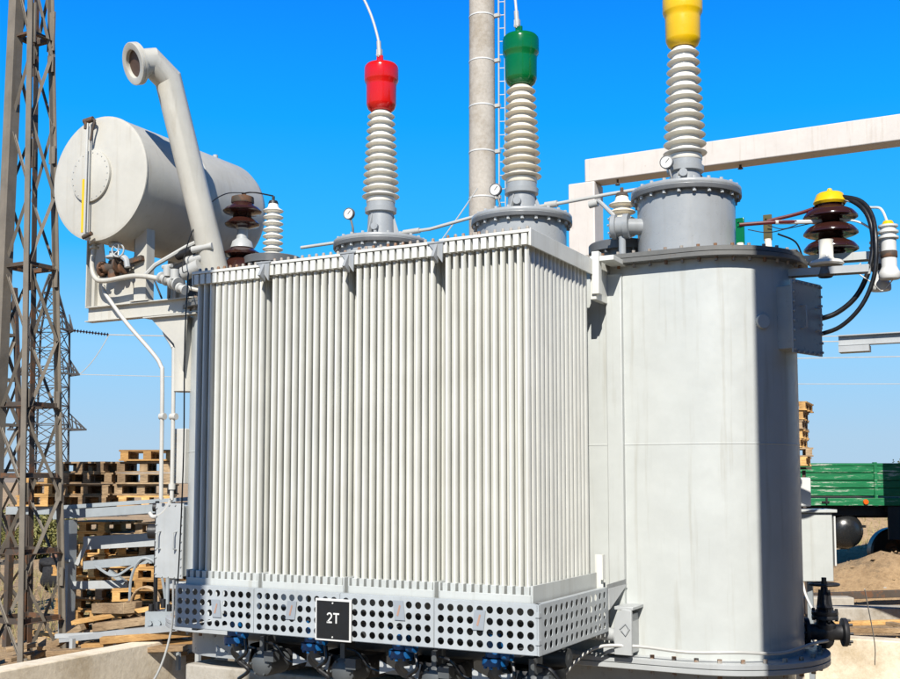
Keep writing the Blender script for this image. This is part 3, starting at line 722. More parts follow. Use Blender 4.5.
# vent pipe
F = Vector((-7.25,8.75,3.5)); P1 = Vector((-7.49,8.125,5.715)); P2 = Vector((-7.555,7.95,5.845)); P3 = Vector((-7.615,7.80,5.79))
def miter_tube(mb, pts, r, n=32):
    P = [Vector(p) for p in pts]; o = len(mb.v); side = None
    for i, p in enumerate(P):
        d1 = (P[i]-P[i-1]).normalized() if i else None; d2 = (P[i+1]-P[i]).normalized() if i < len(P)-1 else None
        if d1 is None: nn = d2; d = d2
        elif d2 is None: nn = d1; d = d1
        else: nn = (d1+d2).normalized(); d = d1
        hor = Vector((cos(radians(-21)), sin(radians(-21)), 0)); e1 = (hor-d*hor.dot(d)).normalized(); e2 = d.cross(e1)
        for k in range(n):
            a = 2*pi*k/n; q = p+e1*r*cos(a)+e2*r*sin(a)
            q = q - d*((q-p).dot(nn)/d.dot(nn)); mb.v.append(tuple(q))
    for i in range(len(P)-1):
        for k in range(n): k2 = (k+1)%n; mb.f.append((o+i*n+k,o+i*n+k2,o+(i+1)*n+k2,o+(i+1)*n+k))
vp = MB(); miter_tube(vp, [F, P1, P2, P3], .135)
vp = vp.build('vent_pipe', M['cons'], T, sharp=14)
dd = (P3-P2).normalized()
q = MB(); q.lathe(P3, [(.135,-.03),(.20,-.03),(.205,-.027),(.205,-.002),(.200,.0),(.200,.004),(.205,.006),(.205,.03),(.20,.034),(.145,.034),(.135,.03),(.13,-.02)], 40, dd); q.build('vent_flange', M['cons'], vp, sharp=30)
M['tan'] = paint('rusty_membrane', (.11,.065,.045), .6, .3)
q = MB(); q.lathe(P3-dd*.005, [(0,0),(.133,0)], 32, dd); q.build('membrane', M['tan'], vp)
q = MB(); q.lathe((F.x,F.y,3.50),[(.24,0),(.245,.01),(.245,.05),(.2,.055),(.16,.06),(.16,.12)],32); q.build('vent_base_flange', M['cons'], vp)

# pipework round the left supports
q = MB(); q.tube([(-8.56,8.25,4.24),(-8.585,8.25,4.08),(-8.60,8.25,3.92),(-8.54,8.25,3.80),(-8.40,8.25,3.765),(-8.0,8.25,3.78),(-7.70,8.25,3.73),(-7.62,8.3,3.70)], .027, 10)
q.cyl((-8.57,8.25,4.20),(-8.57,8.25,4.17),.06,n=14); q.cyl((-8.575,8.25,4.14),(-8.575,8.25,4.12),.05,n=12); q.tube([(-7.55,8.3,3.68),(-7.3,8.35,3.60),(-7.1,8.4,3.56)],.02,8); q.build('oil_pipe', M['cons'], T)
q = MB(); q.cyl((-8.37,8.33,3.80),(-8.37,8.33,3.98),.06,n=12); q.cyl((-8.50,8.3,3.90),(-8.28,8.33,3.93),.055,n=12); q.cyl((-8.51,8.3,3.90),(-8.48,8.3,3.90),.085,n=14); q.cyl((-8.30,8.3,3.93),(-8.27,8.3,3.93),.08,n=14)
q.bar((-8.3,8.33,3.93),(-8.0,8.36,3.99),.05,.05); q.cyl((-8.25,8.33,3.90),(-8.22,8.33,3.905),.07,n=12); q.bolts((-8.50,8.3,3.9),.07,6,(1,0,0),.012,.05); q.build('shutoff_valve', M['rust'], T)
q = MB(); q.cyl((-8.33,8.28,3.98),(-8.33,8.28,4.07),.045,n=14); q.cyl((-8.33,8.28,4.12),(-8.33,8.28,4.16),.05,n=14); q.cyl((-8.33,8.28,4.0),(-8.33,8.28,4.02),.08,n=14)
for k in range(5):
    a0 = k*2*pi/5
    q.bar((-8.20,8.22,4.06),(-8.20+.06*cos(a0)*.8,8.22-.02,4.06+.06*sin(a0)),.012,.008)
rg = [(-8.20+.062*cos(a*pi/8),8.21+.02*cos(a*pi/8),4.06+.068*sin(a*pi/8)) for a in range(17)]; q.tube(rg,.009,6,False); q.tube([(-8.18,8.25,4.0),(-8.12,8.25,3.96),(-8.10,8.25,3.88)],.03,8)
q.build('gas_relay', M['lgrey'], T)
q = MB()
for c_, r_, l_ in (((-7.60,8.2,3.72),.06,.10),((-7.52,8.2,3.69),.05,.12),((-7.44,8.2,3.66),.07,.08),((-7.36,8.2,3.60),.05,.1)): q.lathe(c_, [(0,0),(r_,0),(r_,.02),(r_*.7,.03),(r_*.7,l_-.03),(r_,l_-.02),(r_,l_),(0,l_)], 16, (.9,-.1,-.35))
q.cyl((-7.50,8.18,3.72),(-7.50,8.18,3.82),.04,n=12); q.cyl((-7.56,8.18,3.82),(-7.44,8.18,3.825),.02,n=8); q.cyl((-7.40,8.18,3.68),(-7.40,8.18,3.78),.045,n=12)
q.build('pipe_valves', M['galv'], T)
q = MB(); q.tube([(-7.95,8.35,3.80),(-7.85,8.38,3.90),(-7.55,8.5,4.08),(-7.3,8.6,4.2)], .025, 8, False); q.cyl((-7.52,8.5,3.93),(-7.25,8.55,3.98),.05,n=12); q.cyl((-7.55,8.48,3.8),(-7.35,8.5,3.87),.075,n=14); q.cyl((-7.42,8.45,4.03),(-7.2,8.5,4.06),.035,n=10); q.build('oil_pipe', M['galv'], T)
q = MB(); q.cbox((-7.50,8.72,3.75),(.28,.2,.34)); q.cyl((-7.68,8.52,3.86),(-7.5,8.52,3.90),.06,n=12); q.cyl((-7.66,8.5,4.0),(-7.45,8.5,4.04),.05,n=12); q.bar((-7.92,8.44,3.78),(-7.82,8.46,3.56),.02,.02); q.bar((-7.70,8.44,3.72),(-7.72,8.46,3.56),.018,.018); q.build('relay_housing', M['black'], T, bev=.01)
# conduits going down the left end
q = MB(); q.tube([(-8.55,8.36,3.74),(-8.50,8.36,3.64),(-8.20,8.36,3.32),(-7.88,8.4,3.0),(-7.78,8.42,2.86),(-7.755,8.42,2.70),(-7.74,8.42,1.62),(-7.74,8.42,1.5)], .021, 10); q.cyl((-7.77,8.42,2.34),(-7.71,8.42,2.34),.035,n=10); q.build('white_conduit', M['cond'], T)
q = MB(); q.tube([(-7.86,8.5,3.36),(-7.80,8.5,3.20),(-7.70,8.5,3.06),(-7.68,8.5,2.9),(-7.67,8.5,1.62),(-7.68,8.5,1.50),(-7.76,8.5,1.38),(-7.90,8.5,1.32),(-7.96,8.5,1.36)], .021, 10); q.cyl((-7.70,8.5,2.34),(-7.63,8.5,2.34),.035,n=10); q.cyl((-7.67,8.5,1.60),(-7.67,8.5,1.66),.035,n=10)
q.box((-7.64,8.5,2.60),(-7.54,8.512,2.70)); q.build('white_conduit', M['cond'], T)
q = MB(); q.box((-7.72,8.56,1.66),(-7.70+.14,8.70,2.22)); q = q.build('dehydrating_breather', M['cond'], T, bev=.006)
q2 = MB()
for k in range(9): q2.box((-7.735,8.548,1.70+k*.055),(-7.68,8.60,1.73+k*.055))
q2.build('vent_slots', M['grey'], q)
# junction box
q = MB(); q.box((-7.84,8.50,.73),(-7.52,8.78,1.44)); q = q.build('junction_box', M['grey'], T, bev=.006)
q2 = MB(); q2.box((-7.86,8.482,.71),(-7.50,8.498,1.46)); q2.build('box_cover', M['lgrey'], q, bev=.004)
q2 = MB()
for j in range(9):
    for x in (-7.845,-7.515): q2.lathe((x,8.482,.75+j*.083),[(.010,0),(.010,.012),(0,.012)],6,(0,-1,0))
for j in range(3):
    for z in (.725,1.445): q2.lathe((-7.76+j*.08,8.482,z),[(.010,0),(.010,.012),(0,.012)],6,(0,-1,0))
q2.build('cover_bolts', M['lgrey'], q)
for x in (-7.79,-7.58):
    h = MB(); h.tube([(x,8.48,1.0),(x,8.43,1.01),(x,8.43,1.17),(x,8.48,1.18)], .009, 8, False); h.build('handle', M['lgrey'], q)
q = MB(); q.cyl((-7.70,8.6,.60),(-7.70,8.6,.72),.05,n=14); q.cyl((-7.56,8.55,.50),(-7.56,8.55,.68),.06,n=14); q.build('cable_gland', M['lgrey'], T)
q = MB(); q.tube([(-7.10,8.86,4.68),(-7.25,8.75,4.66),(-7.30,8.55,4.50),(-7.38,8.4,4.20),(-7.40,8.3,3.9),(-6.6,7.4,3.55),(-6.10,6.90,3.42),(-6.03,6.82,3.30),(-6.03,6.80,2.8),(-6.02,6.80,1.9),(-6.05,6.8,.95),(-6.06,6.77,.7)], .006, 6)
q.tube([(-7.14,8.88,4.68),(-7.0,8.9,4.68),(-6.86,TY,4.66)], .008, 8); q.build('black_lead', M['rubber'], T)
q = MB(); q.tube([(-6.055,6.75,.9),(-6.06,6.74,.5),(-6.2,6.7,.1),(-6.5,6.6,-.2),(-6.9,6.4,-.48)], .009, 8); q.build('hanging_lead', M['galv'], T)

# line wires down to the bushing caps (things of their own)
def lead(pts, label, x):
    o = empty('line_lead', pts[0], label, 'wire', 'overhead leads clamped to the bushing caps')
    q = MB(); q.tube(pts, .013, 8); q.build('wire', M['cond'], o)
    p = Vector(pts[0]); q = MB(); q.cyl(p+Vector((0,0,-.02)),p+Vector((-.01,0,.13)),.022,n=10); q.cbox((p.x,p.y,p.z+.01),(.05,.035,.07)); q.bolts((p.x,p.y,p.z-.01),.02,4,(0,-1,0),.008,.02); q.build('clamp', M['galv'], o)
lead([(-5.57,TY,5.95),(-5.59,TY,6.12),(-5.68,TY-.03,6.42),(-5.85,TY-.08,6.75),(-6.3,TY-.2,7.5),(-7.0,TY-.3,8.3)], 'pale wire curving up from the red cap', 0)
lead([(-4.06,TY,5.95),(-4.07,TY,6.10),(-4.10,TY,6.35),(-4.2,TY,6.8),(-4.5,TY,7.6),(-5.0,TY,8.4)], 'pale wire rising from the green cap beside the concrete pole', 0)
lead([(-2.51,TY,5.95),(-2.53,TY,6.12),(-2.6,TY,6.5),(-2.9,TY,7.4),(-3.3,TY,8.3)], 'pale wire rising out of frame from the yellow cap', 0)

# number sign hung on the guard
SG = empty('number_sign', (-4.515,GY-.02,.53), 'square black number plate reading 2T in a white frame on the guard', 'sign')
q = MB(); q.box((-4.674,GY-.030,.525),(-4.360,GY-.020,.830)); q.build('frame', M['white'], SG, bev=.003)
q = MB(); q.box((-4.658,GY-.034,.541),(-4.376,GY-.0305,.814)); q.build('plate', M['plate'], SG)
q = MB()
for x in (-4.517,):
    for z in (.555,.80): q.lathe((x,GY-.034,z),[(.006,0),(.006,.004),(0,.004)],10,(0,-1,0))
q.build('screws', M['white'], SG)
def stroke_text(parent, mat, org, h, w):
    q = MB(); y = GY-.0365; t = h*.17
    def seg2(p0, p1):
        a = Vector((org[0]+p0[0]*w, y, org[1]+p0[1]*h)); b = Vector((org[0]+p1[0]*w, y, org[1]+p1[1]*h))
        d = (b-a).normalized(); nn = Vector((-d.z,0,d.x))*t/2; a -= d*t*.3; b += d*t*.3
        q.prism([a-nn, b-nn, b+nn, a+nn], (0,.0015,0))
    return q, seg2
q = MB()
def poly_stroke(mb, pts, t, y):
    P = [Vector((p[0], 0, p[1])) for p in pts]; L = []; Rr = []
    for i, p in enumerate(P):
        d = (P[min(i+1,len(P)-1)]-P[max(i-1,0)]).normalized(); nn = Vector((-d.z,0,d.x))*t/2
        L.append((p+nn)); Rr.append((p-nn))
    n = len(P); o = len(mb.v)
    for yy in (y, y+.0015):
        mb.v += [(v.x, yy, v.z) for v in L]+[(v.x, yy, v.z) for v in Rr]
    for i in range(n-1):
        mb.f.append((o+i,o+i+1,o+n+i+1,o+n+i)); mb.f.append((o+2*n+i,o+2*n+i+1,o+3*n+i+1,o+3*n+i))
        mb.f.append((o+i,o+i+1,o+2*n+i+1,o+2*n+i)); mb.f.append((o+n+i,o+n+i+1,o+3*n+i+1,o+3*n+i))
hx, hz, hh = -4.567, .655, .075; yy = GY-.0365
two = [(hx+.0228+.0185*cos(a), hz+hh-.0225+.019*sin(a)) for a in [radians(d) for d in range(165,-41,-15)]]+[(hx+.006, hz+.007)]
poly_stroke(q, two, .011, yy); q.prism([(hx,yy,hz),(hx+.045,yy,hz),(hx+.045,yy,hz+.012),(hx,yy,hz+.012)], (0,.0012,0)); d2 = q.build('digit_two', M['white'], SG)
q = MB(); q.prism([(hx+.056,yy,hz+hh-.012),(hx+.108,yy,hz+hh-.012),(hx+.108,yy,hz+hh),(hx+.056,yy,hz+hh)], (0,.0015,0)); q.prism([(hx+.076,yy,hz),(hx+.088,yy,hz),(hx+.088,yy,hz+hh-.0125),(hx+.076,yy,hz+hh-.0125)], (0,.0015,0)); q.build('letter_t', M['white'], SG)

# ------------------------------------------------------------------ lattice tower at left
VR = Vector((cos(radians(27.8)), sin(radians(27.8)), 0)); VF = Vector((-sin(radians(27.8)), cos(radians(27.8)), 0))
def LD(l, d, z): return VR*l+VF*d+Vector((0,0,z))
YAW = radians(27.8)

TW = empty('lattice_tower', LD(-5.06,13.2,-.5), 'weathered steel lattice tower rising out of frame at the left edge behind the low wall', 'tower')
cb = LD(-5.06,13.2,0); ct = LD(-5.23,13.2,0)
def tc(z):
    t = (z+.5)/9.5; return cb.lerp(ct, t), .30*(1-t)+.115*t
def corner(i, z):
    c, h = tc(z); sx, sy = ((-1,-1),(1,-1),(1,1),(-1,1))[i]
    return Vector((c.x+sx*h, c.y+sy*h, z))
for i in range(4):
    q = MB(); q.angle(corner(i,-.5), corner(i,9.0), (.13,.085,.06,.075)[i], .011, roll=(i*pi/2))
    for z in (.55,1.6,2.75,4.3,5.9,7.1): q.cbox(tuple(corner(i,z)+(tc(z)[0]-corner(i,z))*.03), (.10,.014,.22)); 
    q.build('leg', M['rust' if i == 3 else 'tower'], TW)
lev = [-.45,.55,1.5,2.45,3.4,4.3,5.2,6.1,7.0,7.9,8.8]
for i in range(4):
    j = (i+1)%4
    for k in range(len(lev)-1):
        a, b = (i, j) if k%2 else (j, i)
        q = MB(); q.angle(corner(a,lev[k]), corner(b,lev[k+1]), .036, .006, roll=.6); q.build('diagonal_brace', M['tower'], TW)
    for z in (.05,.85,1.75,2.6,4.3,7.2):
        q = MB(); q.angle(corner(i,z), corner(j,z), .06, .008); q.build('horizontal_brace', M['rust'], TW)
for i in (1,2):
    q = MB(); p = corner(i,7.3); q.cbox((p.x,p.y,p.z),(.12,.02,.5)); q.bolts((p.x,p.y-.012,p.z-.2),.03,4,(0,-1,0),.012,.01)
    q.build('splice_plate', M['tower'], TW)
for i in range(4):
    q = MB(); p = corner(i,-.5); q.cbox((p.x,p.y,-.49),(.2,.2,.05)); q.build('base_plate', M['tower'], TW)
# second rusty mast further back at the frame edge
TM = empty('lattice_mast', LD(-7.45,18.0,-.5), 'thin rusty lattice mast standing behind the big lattice tower at the left edge', 'mast')
cc = LD(-7.45,18.0,0)
for i,(sx,sy) in enumerate(((-1,-1),(1,-1),(1,1),(-1,1))):
    q = MB(); q.angle((cc.x+sx*.35,cc.y+sy*.35,-.5),(cc.x+sx*.12,cc.y+sy*.12,4.9),.07,.01); q.build('leg', M['rust'], TM)
for k in range(7):
    z0 = -.4+k*.75; z1 = z0+.75
    h0 = .35-.23*(z0+.5)/5.4; h1 = .35-.23*(z1+.5)/5.4
    q = MB()
    for (a,b) in (((-1,-1),(1,-1)),((1,-1),(1,1)),((1,1),(-1,1)),((-1,1),(-1,-1))):
        s = a if k%2 else b; e = b if k%2 else a
        q.angle((cc.x+s[0]*h0,cc.y+s[1]*h0,z0),(cc.x+e[0]*h1,cc.y+e[1]*h1,z1),.045,.006); q.angle((cc.x+a[0]*h1,cc.y+a[1]*h1,z1),(cc.x+b[0]*h1,cc.y+b[1]*h1,z1),.045,.006)
    q.build('bracing', M['tower'], TM)

# ------------------------------------------------------------------ distant pylon
def pylon(l, d, H, name_label, arms, arm_l):
    P = empty('power_pylon', LD(l,d,-.5), name_label, 'pylon', 'pylons')
    c = LD(l,d,0)
    def w(z):
        t = (z+.5)/H
        return .95-.18*t if t < .74 else (.817)*(1-(t-.74)/.26)+.08
    q = MB()
    zs = [-.5+H*k/13 for k in range(14)]
    def cr(i, z):
        sx, sy = ((-1,-1),(1,-1),(1,1),(-1,1))[i]; return c+(VR*sx+VF*sy)*w(z)+Vector((0,0,z))
    for i in range(4):
        for a, b in zip(zs, zs[1:]): q.bar(cr(i,a), cr(i,b), .085, .085)
        j = (i+1)%4
        for a, b in zip(zs, zs[1:]): q.bar(cr(i,a), cr(j,b), .04,.04); q.bar(cr(j,a), cr(i,b), .04,.04)
        for a in zs[1:]: q.bar(cr(i,a), cr(j,a), .05,.05)
    q.build('lattice_body', M['pylon'], P)
    tips = []
    for z, L in arms:
        for s in (-1, 1):
            q = MB(); tip = c+VR*s*L+Vector((0,0,z)); ww = w(z)
            for sy in (-1,1):
                q.bar(c+VR*s*ww+VF*sy*ww+Vector((0,0,z)), tip, .1,.1); q.bar(c+VR*s*ww*.95+VF*sy*ww+Vector((0,0,z+1.0)), tip, .05,.05)
                for k in (.25,.5,.75):
                    A = (c+VR*s*ww+VF*sy*ww+Vector((0,0,z))).lerp(tip,k); B = (c+VR*s*ww*.95+VF*sy*ww+Vector((0,0,z+1.0))).lerp(tip,k*.8); q.bar(A,B,.05,.05)
            q.build('crossarm', M['pylon'], P); tips.append(tip)
    return P, tips
P1_, tips = pylon(-22.2, 60, 13.6, 'dark distant lattice pylon with three cross arms seen right behind the lattice tower', [(4.45,2.15),(7.5,1.7),(9.95,1.3)], 3)
# insulator strings and the conductors from the pylon
def strings(tip, to, label):
    I = empty('insulator_string', tip, label, 'insulator', 'insulator strings on the pylon')
    q = MB(); d = (Vector(to)-Vector(tip)).normalized()
    L = 2.0
    q.lathe(tip, [(.03,0)]+[pt for k in range(12) for pt in ((.03,k*L/12+.04),(.11,k*L/12+.09),(.03,k*L/12+.13))]+[(.03,L)], 10, d); q.build('discs', M['brown'], I)
    return Vector(tip)+d*L
e1 = strings(tips[5], LD(30,60,3.9), 'string of brown discs at the tip of the top pylon arm')
def wire(name, pts, r, label, grp='thin conductors strung across the sky'):
    q = MB(); q.tube(pts, r, 5); o = q.build(name, M['galv'], None); tag(o, label, 'wire', grp); return o
def sag(a, b, s, n=10):
    a = Vector(a); b = Vector(b); return [a.lerp(b,k/n)-Vector((0,0,s*4*(k/n)*(1-k/n))) for k in range(n+1)]
wire('power_line', sag(e1, LD(30,60,9.4), .2), .035, 'pale conductor running right from the brown disc string')
wire('jumper_wire', sag(e1, tips[3], .25), .025, 'drooping jumper between the disc string and the middle pylon arm')
wire('power_line', sag(tips[3], LD(30,60,7.0), .2), .02, 'faint conductor just below the pale one beside the middle pylon arm')
wire('power_line', sag(LD(-11,34,8.3), LD(-6,33.5,7.6), .1), .012, 'thin wire crossing from the lattice tower to the conservator supports') 
wire('power_line', sag(LD(-10,60,9.8), LD(60,60,10.3), .4), .03, 'upper one of two faint wires crossing the sky at the right edge')
wire('power_line', sag(LD(-10,60,8.2), LD(60,60,9.6), .4), .03, 'lower one of two faint wires crossing the sky at the right edge')
wire('power_line', sag(LD(.36,14,5.5), LD(-.75,13.6,3.9), .05), .008, 'slack dark wire leaving the foot of the concrete pole')

# ------------------------------------------------------------------ concrete pole with ladder
PP = empty('concrete_pole', (-6.85,14.0,-.5), 'round concrete pole with pale bands rising between the red and green bushings', 'pole')
q = MB(); q.lathe((-6.85,14.0,0), [(.21,-.5),(.178,11.5)], 40); q.build('shaft', M['poleconc'], PP)
for k in range(13):
    z = 1.0+k*.68; q = MB(); r = .21-.032*(z+.5)/12; q.lathe((-6.85,14.0,z), [(r,0),(r+.006,.004),(r+.006,.022),(r,.026)], 36); q.build('band', M['white'], PP)
q = MB(); lx, ly = -6.60, 14.05
q.bar((lx,ly,-.5),(lx,ly,11),.018,.018); q.bar((lx+.085,ly+.03,-.5),(lx+.085,ly+.03,11),.014,.014)
for k in range(56): q.bar((lx,ly,-.3+k*.2),(lx+.085,ly+.03,-.3+k*.2),.010,.010)
for k in range(13): q.bar((lx-.1,ly,1.02+k*.68),(lx+.02,ly,1.02+k*.68),.05,.05)
q.build('ladder', M['galv'], PP)

# ------------------------------------------------------------------ concrete gantry behind
G = empty('gantry', (-7.05,18.8,-.5), 'white weathered gantry of a square column and a long beam behind the yellow bushing', 'gantry')
q = MB(); q.box((-7.31,18.56,-.5),(-6.80,19.04,7.16)); q.build('column', M['whitep'], G, bev=.02)
q = MB(); q.box((-7.0,18.6,7.163),(5.5,19.0,7.60)); q.build('beam', M['whitep'], G, bev=.02)
q = MB(); q.box((4.6,18.56,-.5),(5.1,19.04,7.16)); q.build('column', M['whitep'], G, bev=.02)
q = MB(); q.lathe((-4.2,18.8,7.08),[(.0,0),(.05,.01),(.02,.05),(.02,.083)],8); q.lathe((-6.4,18.7,7.05),[(.0,0),(.05,.01),(.02,.05),(.02,.113)],8); q.build('hook', M['rust'], G)
# smaller steel arm from the right
A = empty('steel_bracket_beam', (3.0,14,-.5), 'pale steel beam end sticking in from the right edge below the thick cables', 'beam')
q = MB(); ibeam(q, (-1.98,14,3.40),(3.2,14,3.40),.13,.12,.012); q.build('beam', M['lgrey'], A)
q = MB(); q.box((-1.97,13.9,3.25),(-1.62,14.1,3.325)); q.build('hanger_plate', M['lgrey'], A)
q = MB(); q.box((2.9,13.85,-.5),(3.2,14.15,3.33)); q.build('post', M['lgrey'], A)

# ------------------------------------------------------------------ pallets
def make_pallet():
    o = empty('pallet', (0,0,0), 'wooden pallet', 'pallet')
    q = MB()
    for k in range(5): q.box((-.36,-.45+k*.19,.122),(.36,-.45+k*.19+.14,.144))
    q.build('top_deck', M['wood'], o)
    q = MB()
    for k in range(3): q.box((-.34+k*.29,-.45,.10),(-.34+k*.29+.10,.45,.1215))
    q.build('stringer_boards', M['wood'], o)
    q = MB()
    for k in range(3): q.box((-.36,-.45+k*.39,0),(.36,-.45+k*.39+.12,.02))
    q.build('bottom_deck', M['wood'], o)
    for i in range(3):
        for j in range(3):
            q = MB(); q.box((-.34+i*.29,-.45+j*.39,.0205),(-.34+i*.29+.10,-.45+j*.39+.12,.0995)); q.build('block', M['wood'], o)
    return o
OLD = {}
pal0 = make_pallet(); used = [False]
ords = ['bottom','second','third','fourth','fifth','sixth','seventh','eighth','ninth','tenth','eleventh','twelfth','thirteenth','fourteenth','fifteenth','sixteenth','seventeenth']
def stack(l, d, zb, n, desc, rot=0):
    for k in range(n):
        if not used[0]: o = pal0; used[0] = True
        else: o = copy_tree(pal0)
        p = LD(l+random.uniform(-.05,.05), d+random.uniform(-.04,.04), zb+k*.15)
        o.location = p; o.rotation_euler = (random.uniform(-.006,.006),random.uniform(-.006,.006),YAW+rot+random.uniform(-.10,.10))
        if o is not pal0 and (random.random() < .25 or 'middle' in desc):
            for ch in o.children_recursive if hasattr(o,'children_recursive') else []:
                pass
            for ch in [x for x in bpy.data.objects if x.parent == o and x.data]:
                if ch.data.materials[0] is M['wood']:
                    ch.data = OLD.setdefault(ch.data.name, ch.data.copy()); ch.data.materials[0] = M['woodold']
        w = 'topmost' if k == n-1 else ords[k]+' from the bottom' if k else 'lowest'
        o['label'] = f'pallet, {w} in {desc}'; o['group'] = 'stacked wooden pallets'
stack(-5.45,14.95,1.345,3,'the stack right behind the lattice tower', .22)
stack(-4.78,14.9,1.345,4,'the middle stack on the pipe rack', -.12)
stack(-4.08,14.8,1.345,5,'the stack nearest the white conduits', .15)
stack(-4.95,15.5,gh(*LD(-4.95,15.5,0)[:2])-.02,11,'the leftmost stack under the pipe rack', -.3)
stack(-4.30,15.2,gh(*LD(-4.30,15.2,0)[:2])-.02,10,'the central stack under the pipe rack', .3)
stack(-3.75,15.0,gh(*LD(-3.75,15.0,0)[:2])-.02,11,'the low stack behind the valve block', -.2)
# right stack on a steel stand
St = empty('steel_stand', LD(5.60,18.2,-.5), 'dark steel stand carrying pallets behind the right end of the tank', 'stand')
for i, (a, b) in enumerate(((-.3,-.35),(.3,-.35),(.3,.35),(-.3,.35))):
    q = MB(); q.bar(LD(5.60+a*.6,18.2+b,-.5),LD(5.60+a*.6,18.2+b,1.85),.05,.05); q.build('leg', M['rust'], St)
q = MB()
for b in (-.35,.35): q.bar(LD(5.25,18.2+b,1.885),LD(5.9,18.2+b,1.885),.04,.04)
q.build('top_rail', M['rust'], St)
stack(5.60,18.2,1.925,7,'the stack on the steel stand', -.35)

# ------------------------------------------------------------------ pipe rack at left
RK = empty('pipe_rack', LD(-4.0,14,-.5), 'pale blue grey steel rack with a thick post in front of the left pallets', 'rack')
def R_(l, d, z): return tuple(LD(l, d, z))
q = MB(); q.bar(R_(-4.86,14.0,-.5),R_(-4.86,14.0,1.19),.15,.13); q.build('post', M['zincblue'], RK)
q = MB(); q.bar(R_(-3.2,14.6,-.5),R_(-3.2,14.6,1.2),.12,.12); q.build('post', M['zincblue'], RK)
q = MB(); q.bar(R_(-5.05,14.0,1.25),R_(-3.2,14.05,1.37),.15,.11); q.bar(R_(-5.05,14.15,1.34),R_(-3.1,14.2,1.47),.05,.05); q.build('top_beam', M['zincblue'], RK)
q = MB(); q.bar(R_(-4.8,14.4,.87),R_(-3.2,14.4,.95),.04,.17); q.build('middle_rail', M['lgrey'], RK)
q = MB(); q.bar(R_(-4.8,14.0,.36),R_(-4.1,14.0,.38),.05,.10); q.bar(R_(-4.75,14.0,.62),R_(-4.6,14.0,.95),.03,.05); q.build('lower_rail', M['lgrey'], RK)
for d in (14.6,15.2):
    q = MB(); q.bar(R_(-5.9,d,1.29),R_(-3.6,d,1.29),.08,.10); q.build('back_beam', M['zincblue'], RK)
    q = MB(); q.bar(R_(-5.85,d,-.5),R_(-5.85,d,1.235),.08,.08); q.build('back_post', M['rust'], RK)
    q = MB(); q.bar(R_(-3.62,d,-.5),R_(-3.62,d,1.235),.08,.08); q.build('back_post', M['rust'], RK)
q = MB(); q.bar(R_(-4.93,13.95,.68),R_(-4.79,13.95,.68),.16,.03); q.build('clamp', M['zincblue'], RK)
q = MB(); q.bar(R_(-4.62,13.9,.62),R_(-3.1,13.9,.76),.12,.10); q.bar(R_(-4.3,13.9,.55),R_(-4.1,13.9,.40),.1,.05)
q.tube([R_(-4.45,13.8,.62),R_(-4.2,13.75,.50),R_(-4.0,13.75,.60),R_(-3.8,13.75,.72)],.018,6); q.tube([R_(-3.98,13.7,.15),R_(-3.96,13.7,.5),R_(-3.83,13.7,.72),R_(-3.62,13.7,.60),R_(-3.52,13.7,.15)],.018,6); q.tube([R_(-3.8,13.8,.74),R_(-3.6,13.8,.60),R_(-3.3,13.8,.55)],.012,6)
q.build('cable_bundle', M['zincblue'], RK)
# control stand with hoses near the conduits
CS = empty('control_valve_stand', LD(-3.35,12.8,-.5), 'grey valve block on black and grey risers left of the junction box', 'valve stand')
q = MB(); q.cyl(R_(-3.42,12.8,.15),R_(-3.42,12.8,1.45),.024,n=10); q.build('black_riser', M['rubber'], CS)
q = MB(); q.cyl(R_(-3.28,12.8,.15),R_(-3.28,12.8,1.30),.024,n=10); q.build('grey_riser', M['zincblue'], CS)
q = MB(); q.box((0,0,0),(.44,.22,.30)); mt = Matrix.Translation(LD(-3.52,12.75,-.12)) @ Matrix.Rotation(YAW,4,'Z'); q.v = [tuple(mt @ Vector(v)) for v in q.v]
for k in range(4): q.lathe(R_(-3.46+k*.1,12.74,.05), [(.03,0),(.03,.03),(0,.03)], 8, tuple(-VF))
q.bar(R_(-3.45,12.85,-.5),R_(-3.45,12.85,-.12),.04,.04); q.bar(R_(-3.15,12.85,-.5),R_(-3.15,12.85,-.12),.04,.04)
q.build('valve_block', M['zincblue'], CS)
q = MB()
for k in range(6): q.cyl(R_(-3.46+k*.07,12.78,.18+.02*(k%3)),R_(-3.46+k*.07,12.78,.26+.03*(k%3)),.03,n=10)
q.cyl(R_(-3.5,12.76,1.10),R_(-3.36,12.76,1.10),.085,n=16); q.cyl(R_(-3.32,12.76,1.02),R_(-3.2,12.76,1.05),.05,n=12); q.cyl(R_(-3.45,12.74,1.38),R_(-3.38,12.74,1.38),.05,n=12)
q.build('couplings', M['black'], CS)

# timbers, beams and debris on the ground
def timber(a, b, w, h, mat, label, cat='plank', name='timber_beam', grp='timbers and planks lying on the ground'):
    q = MB(); q.bar(a, b, w, h); o = q.build(name, mat, None, bev=.006); tag(o, label, cat, grp)
timber(R_(-4.35,13.6,.12),R_(-3.75,12.9,.20),.14,.12,M['woodold'],'short thick timber propped up under the pipe rack')
timber(R_(-4.15,12.9,-.02),R_(-2.95,12.9,.14),.16,.09,M['woodold'],'pale long timber leading to the junction box, uppermost of the lying ones')
timber(R_(-4.0,12.7,-.14),R_(-2.95,12.7,-.05),.14,.08,M['wood'],'orange tinted plank just below the pale long timber')
timber(R_(-4.6,12.7,-.28),R_(-3.0,12.55,-.20),.18,.06,M['woodold'],'grey plank at the bottom of the timber heap')
timber(R_(-4.75,13.1,-.30),R_(-4.3,12.95,-.02),.10,.08,M['woodold'],'small tilted offcut beside the rack post')
timber(R_(-4.5,13.2,.00),R_(-3.1,13.3,.24),.20,.05,M['wood'],'wide pale orange board on top of the timber heap, its right end higher')
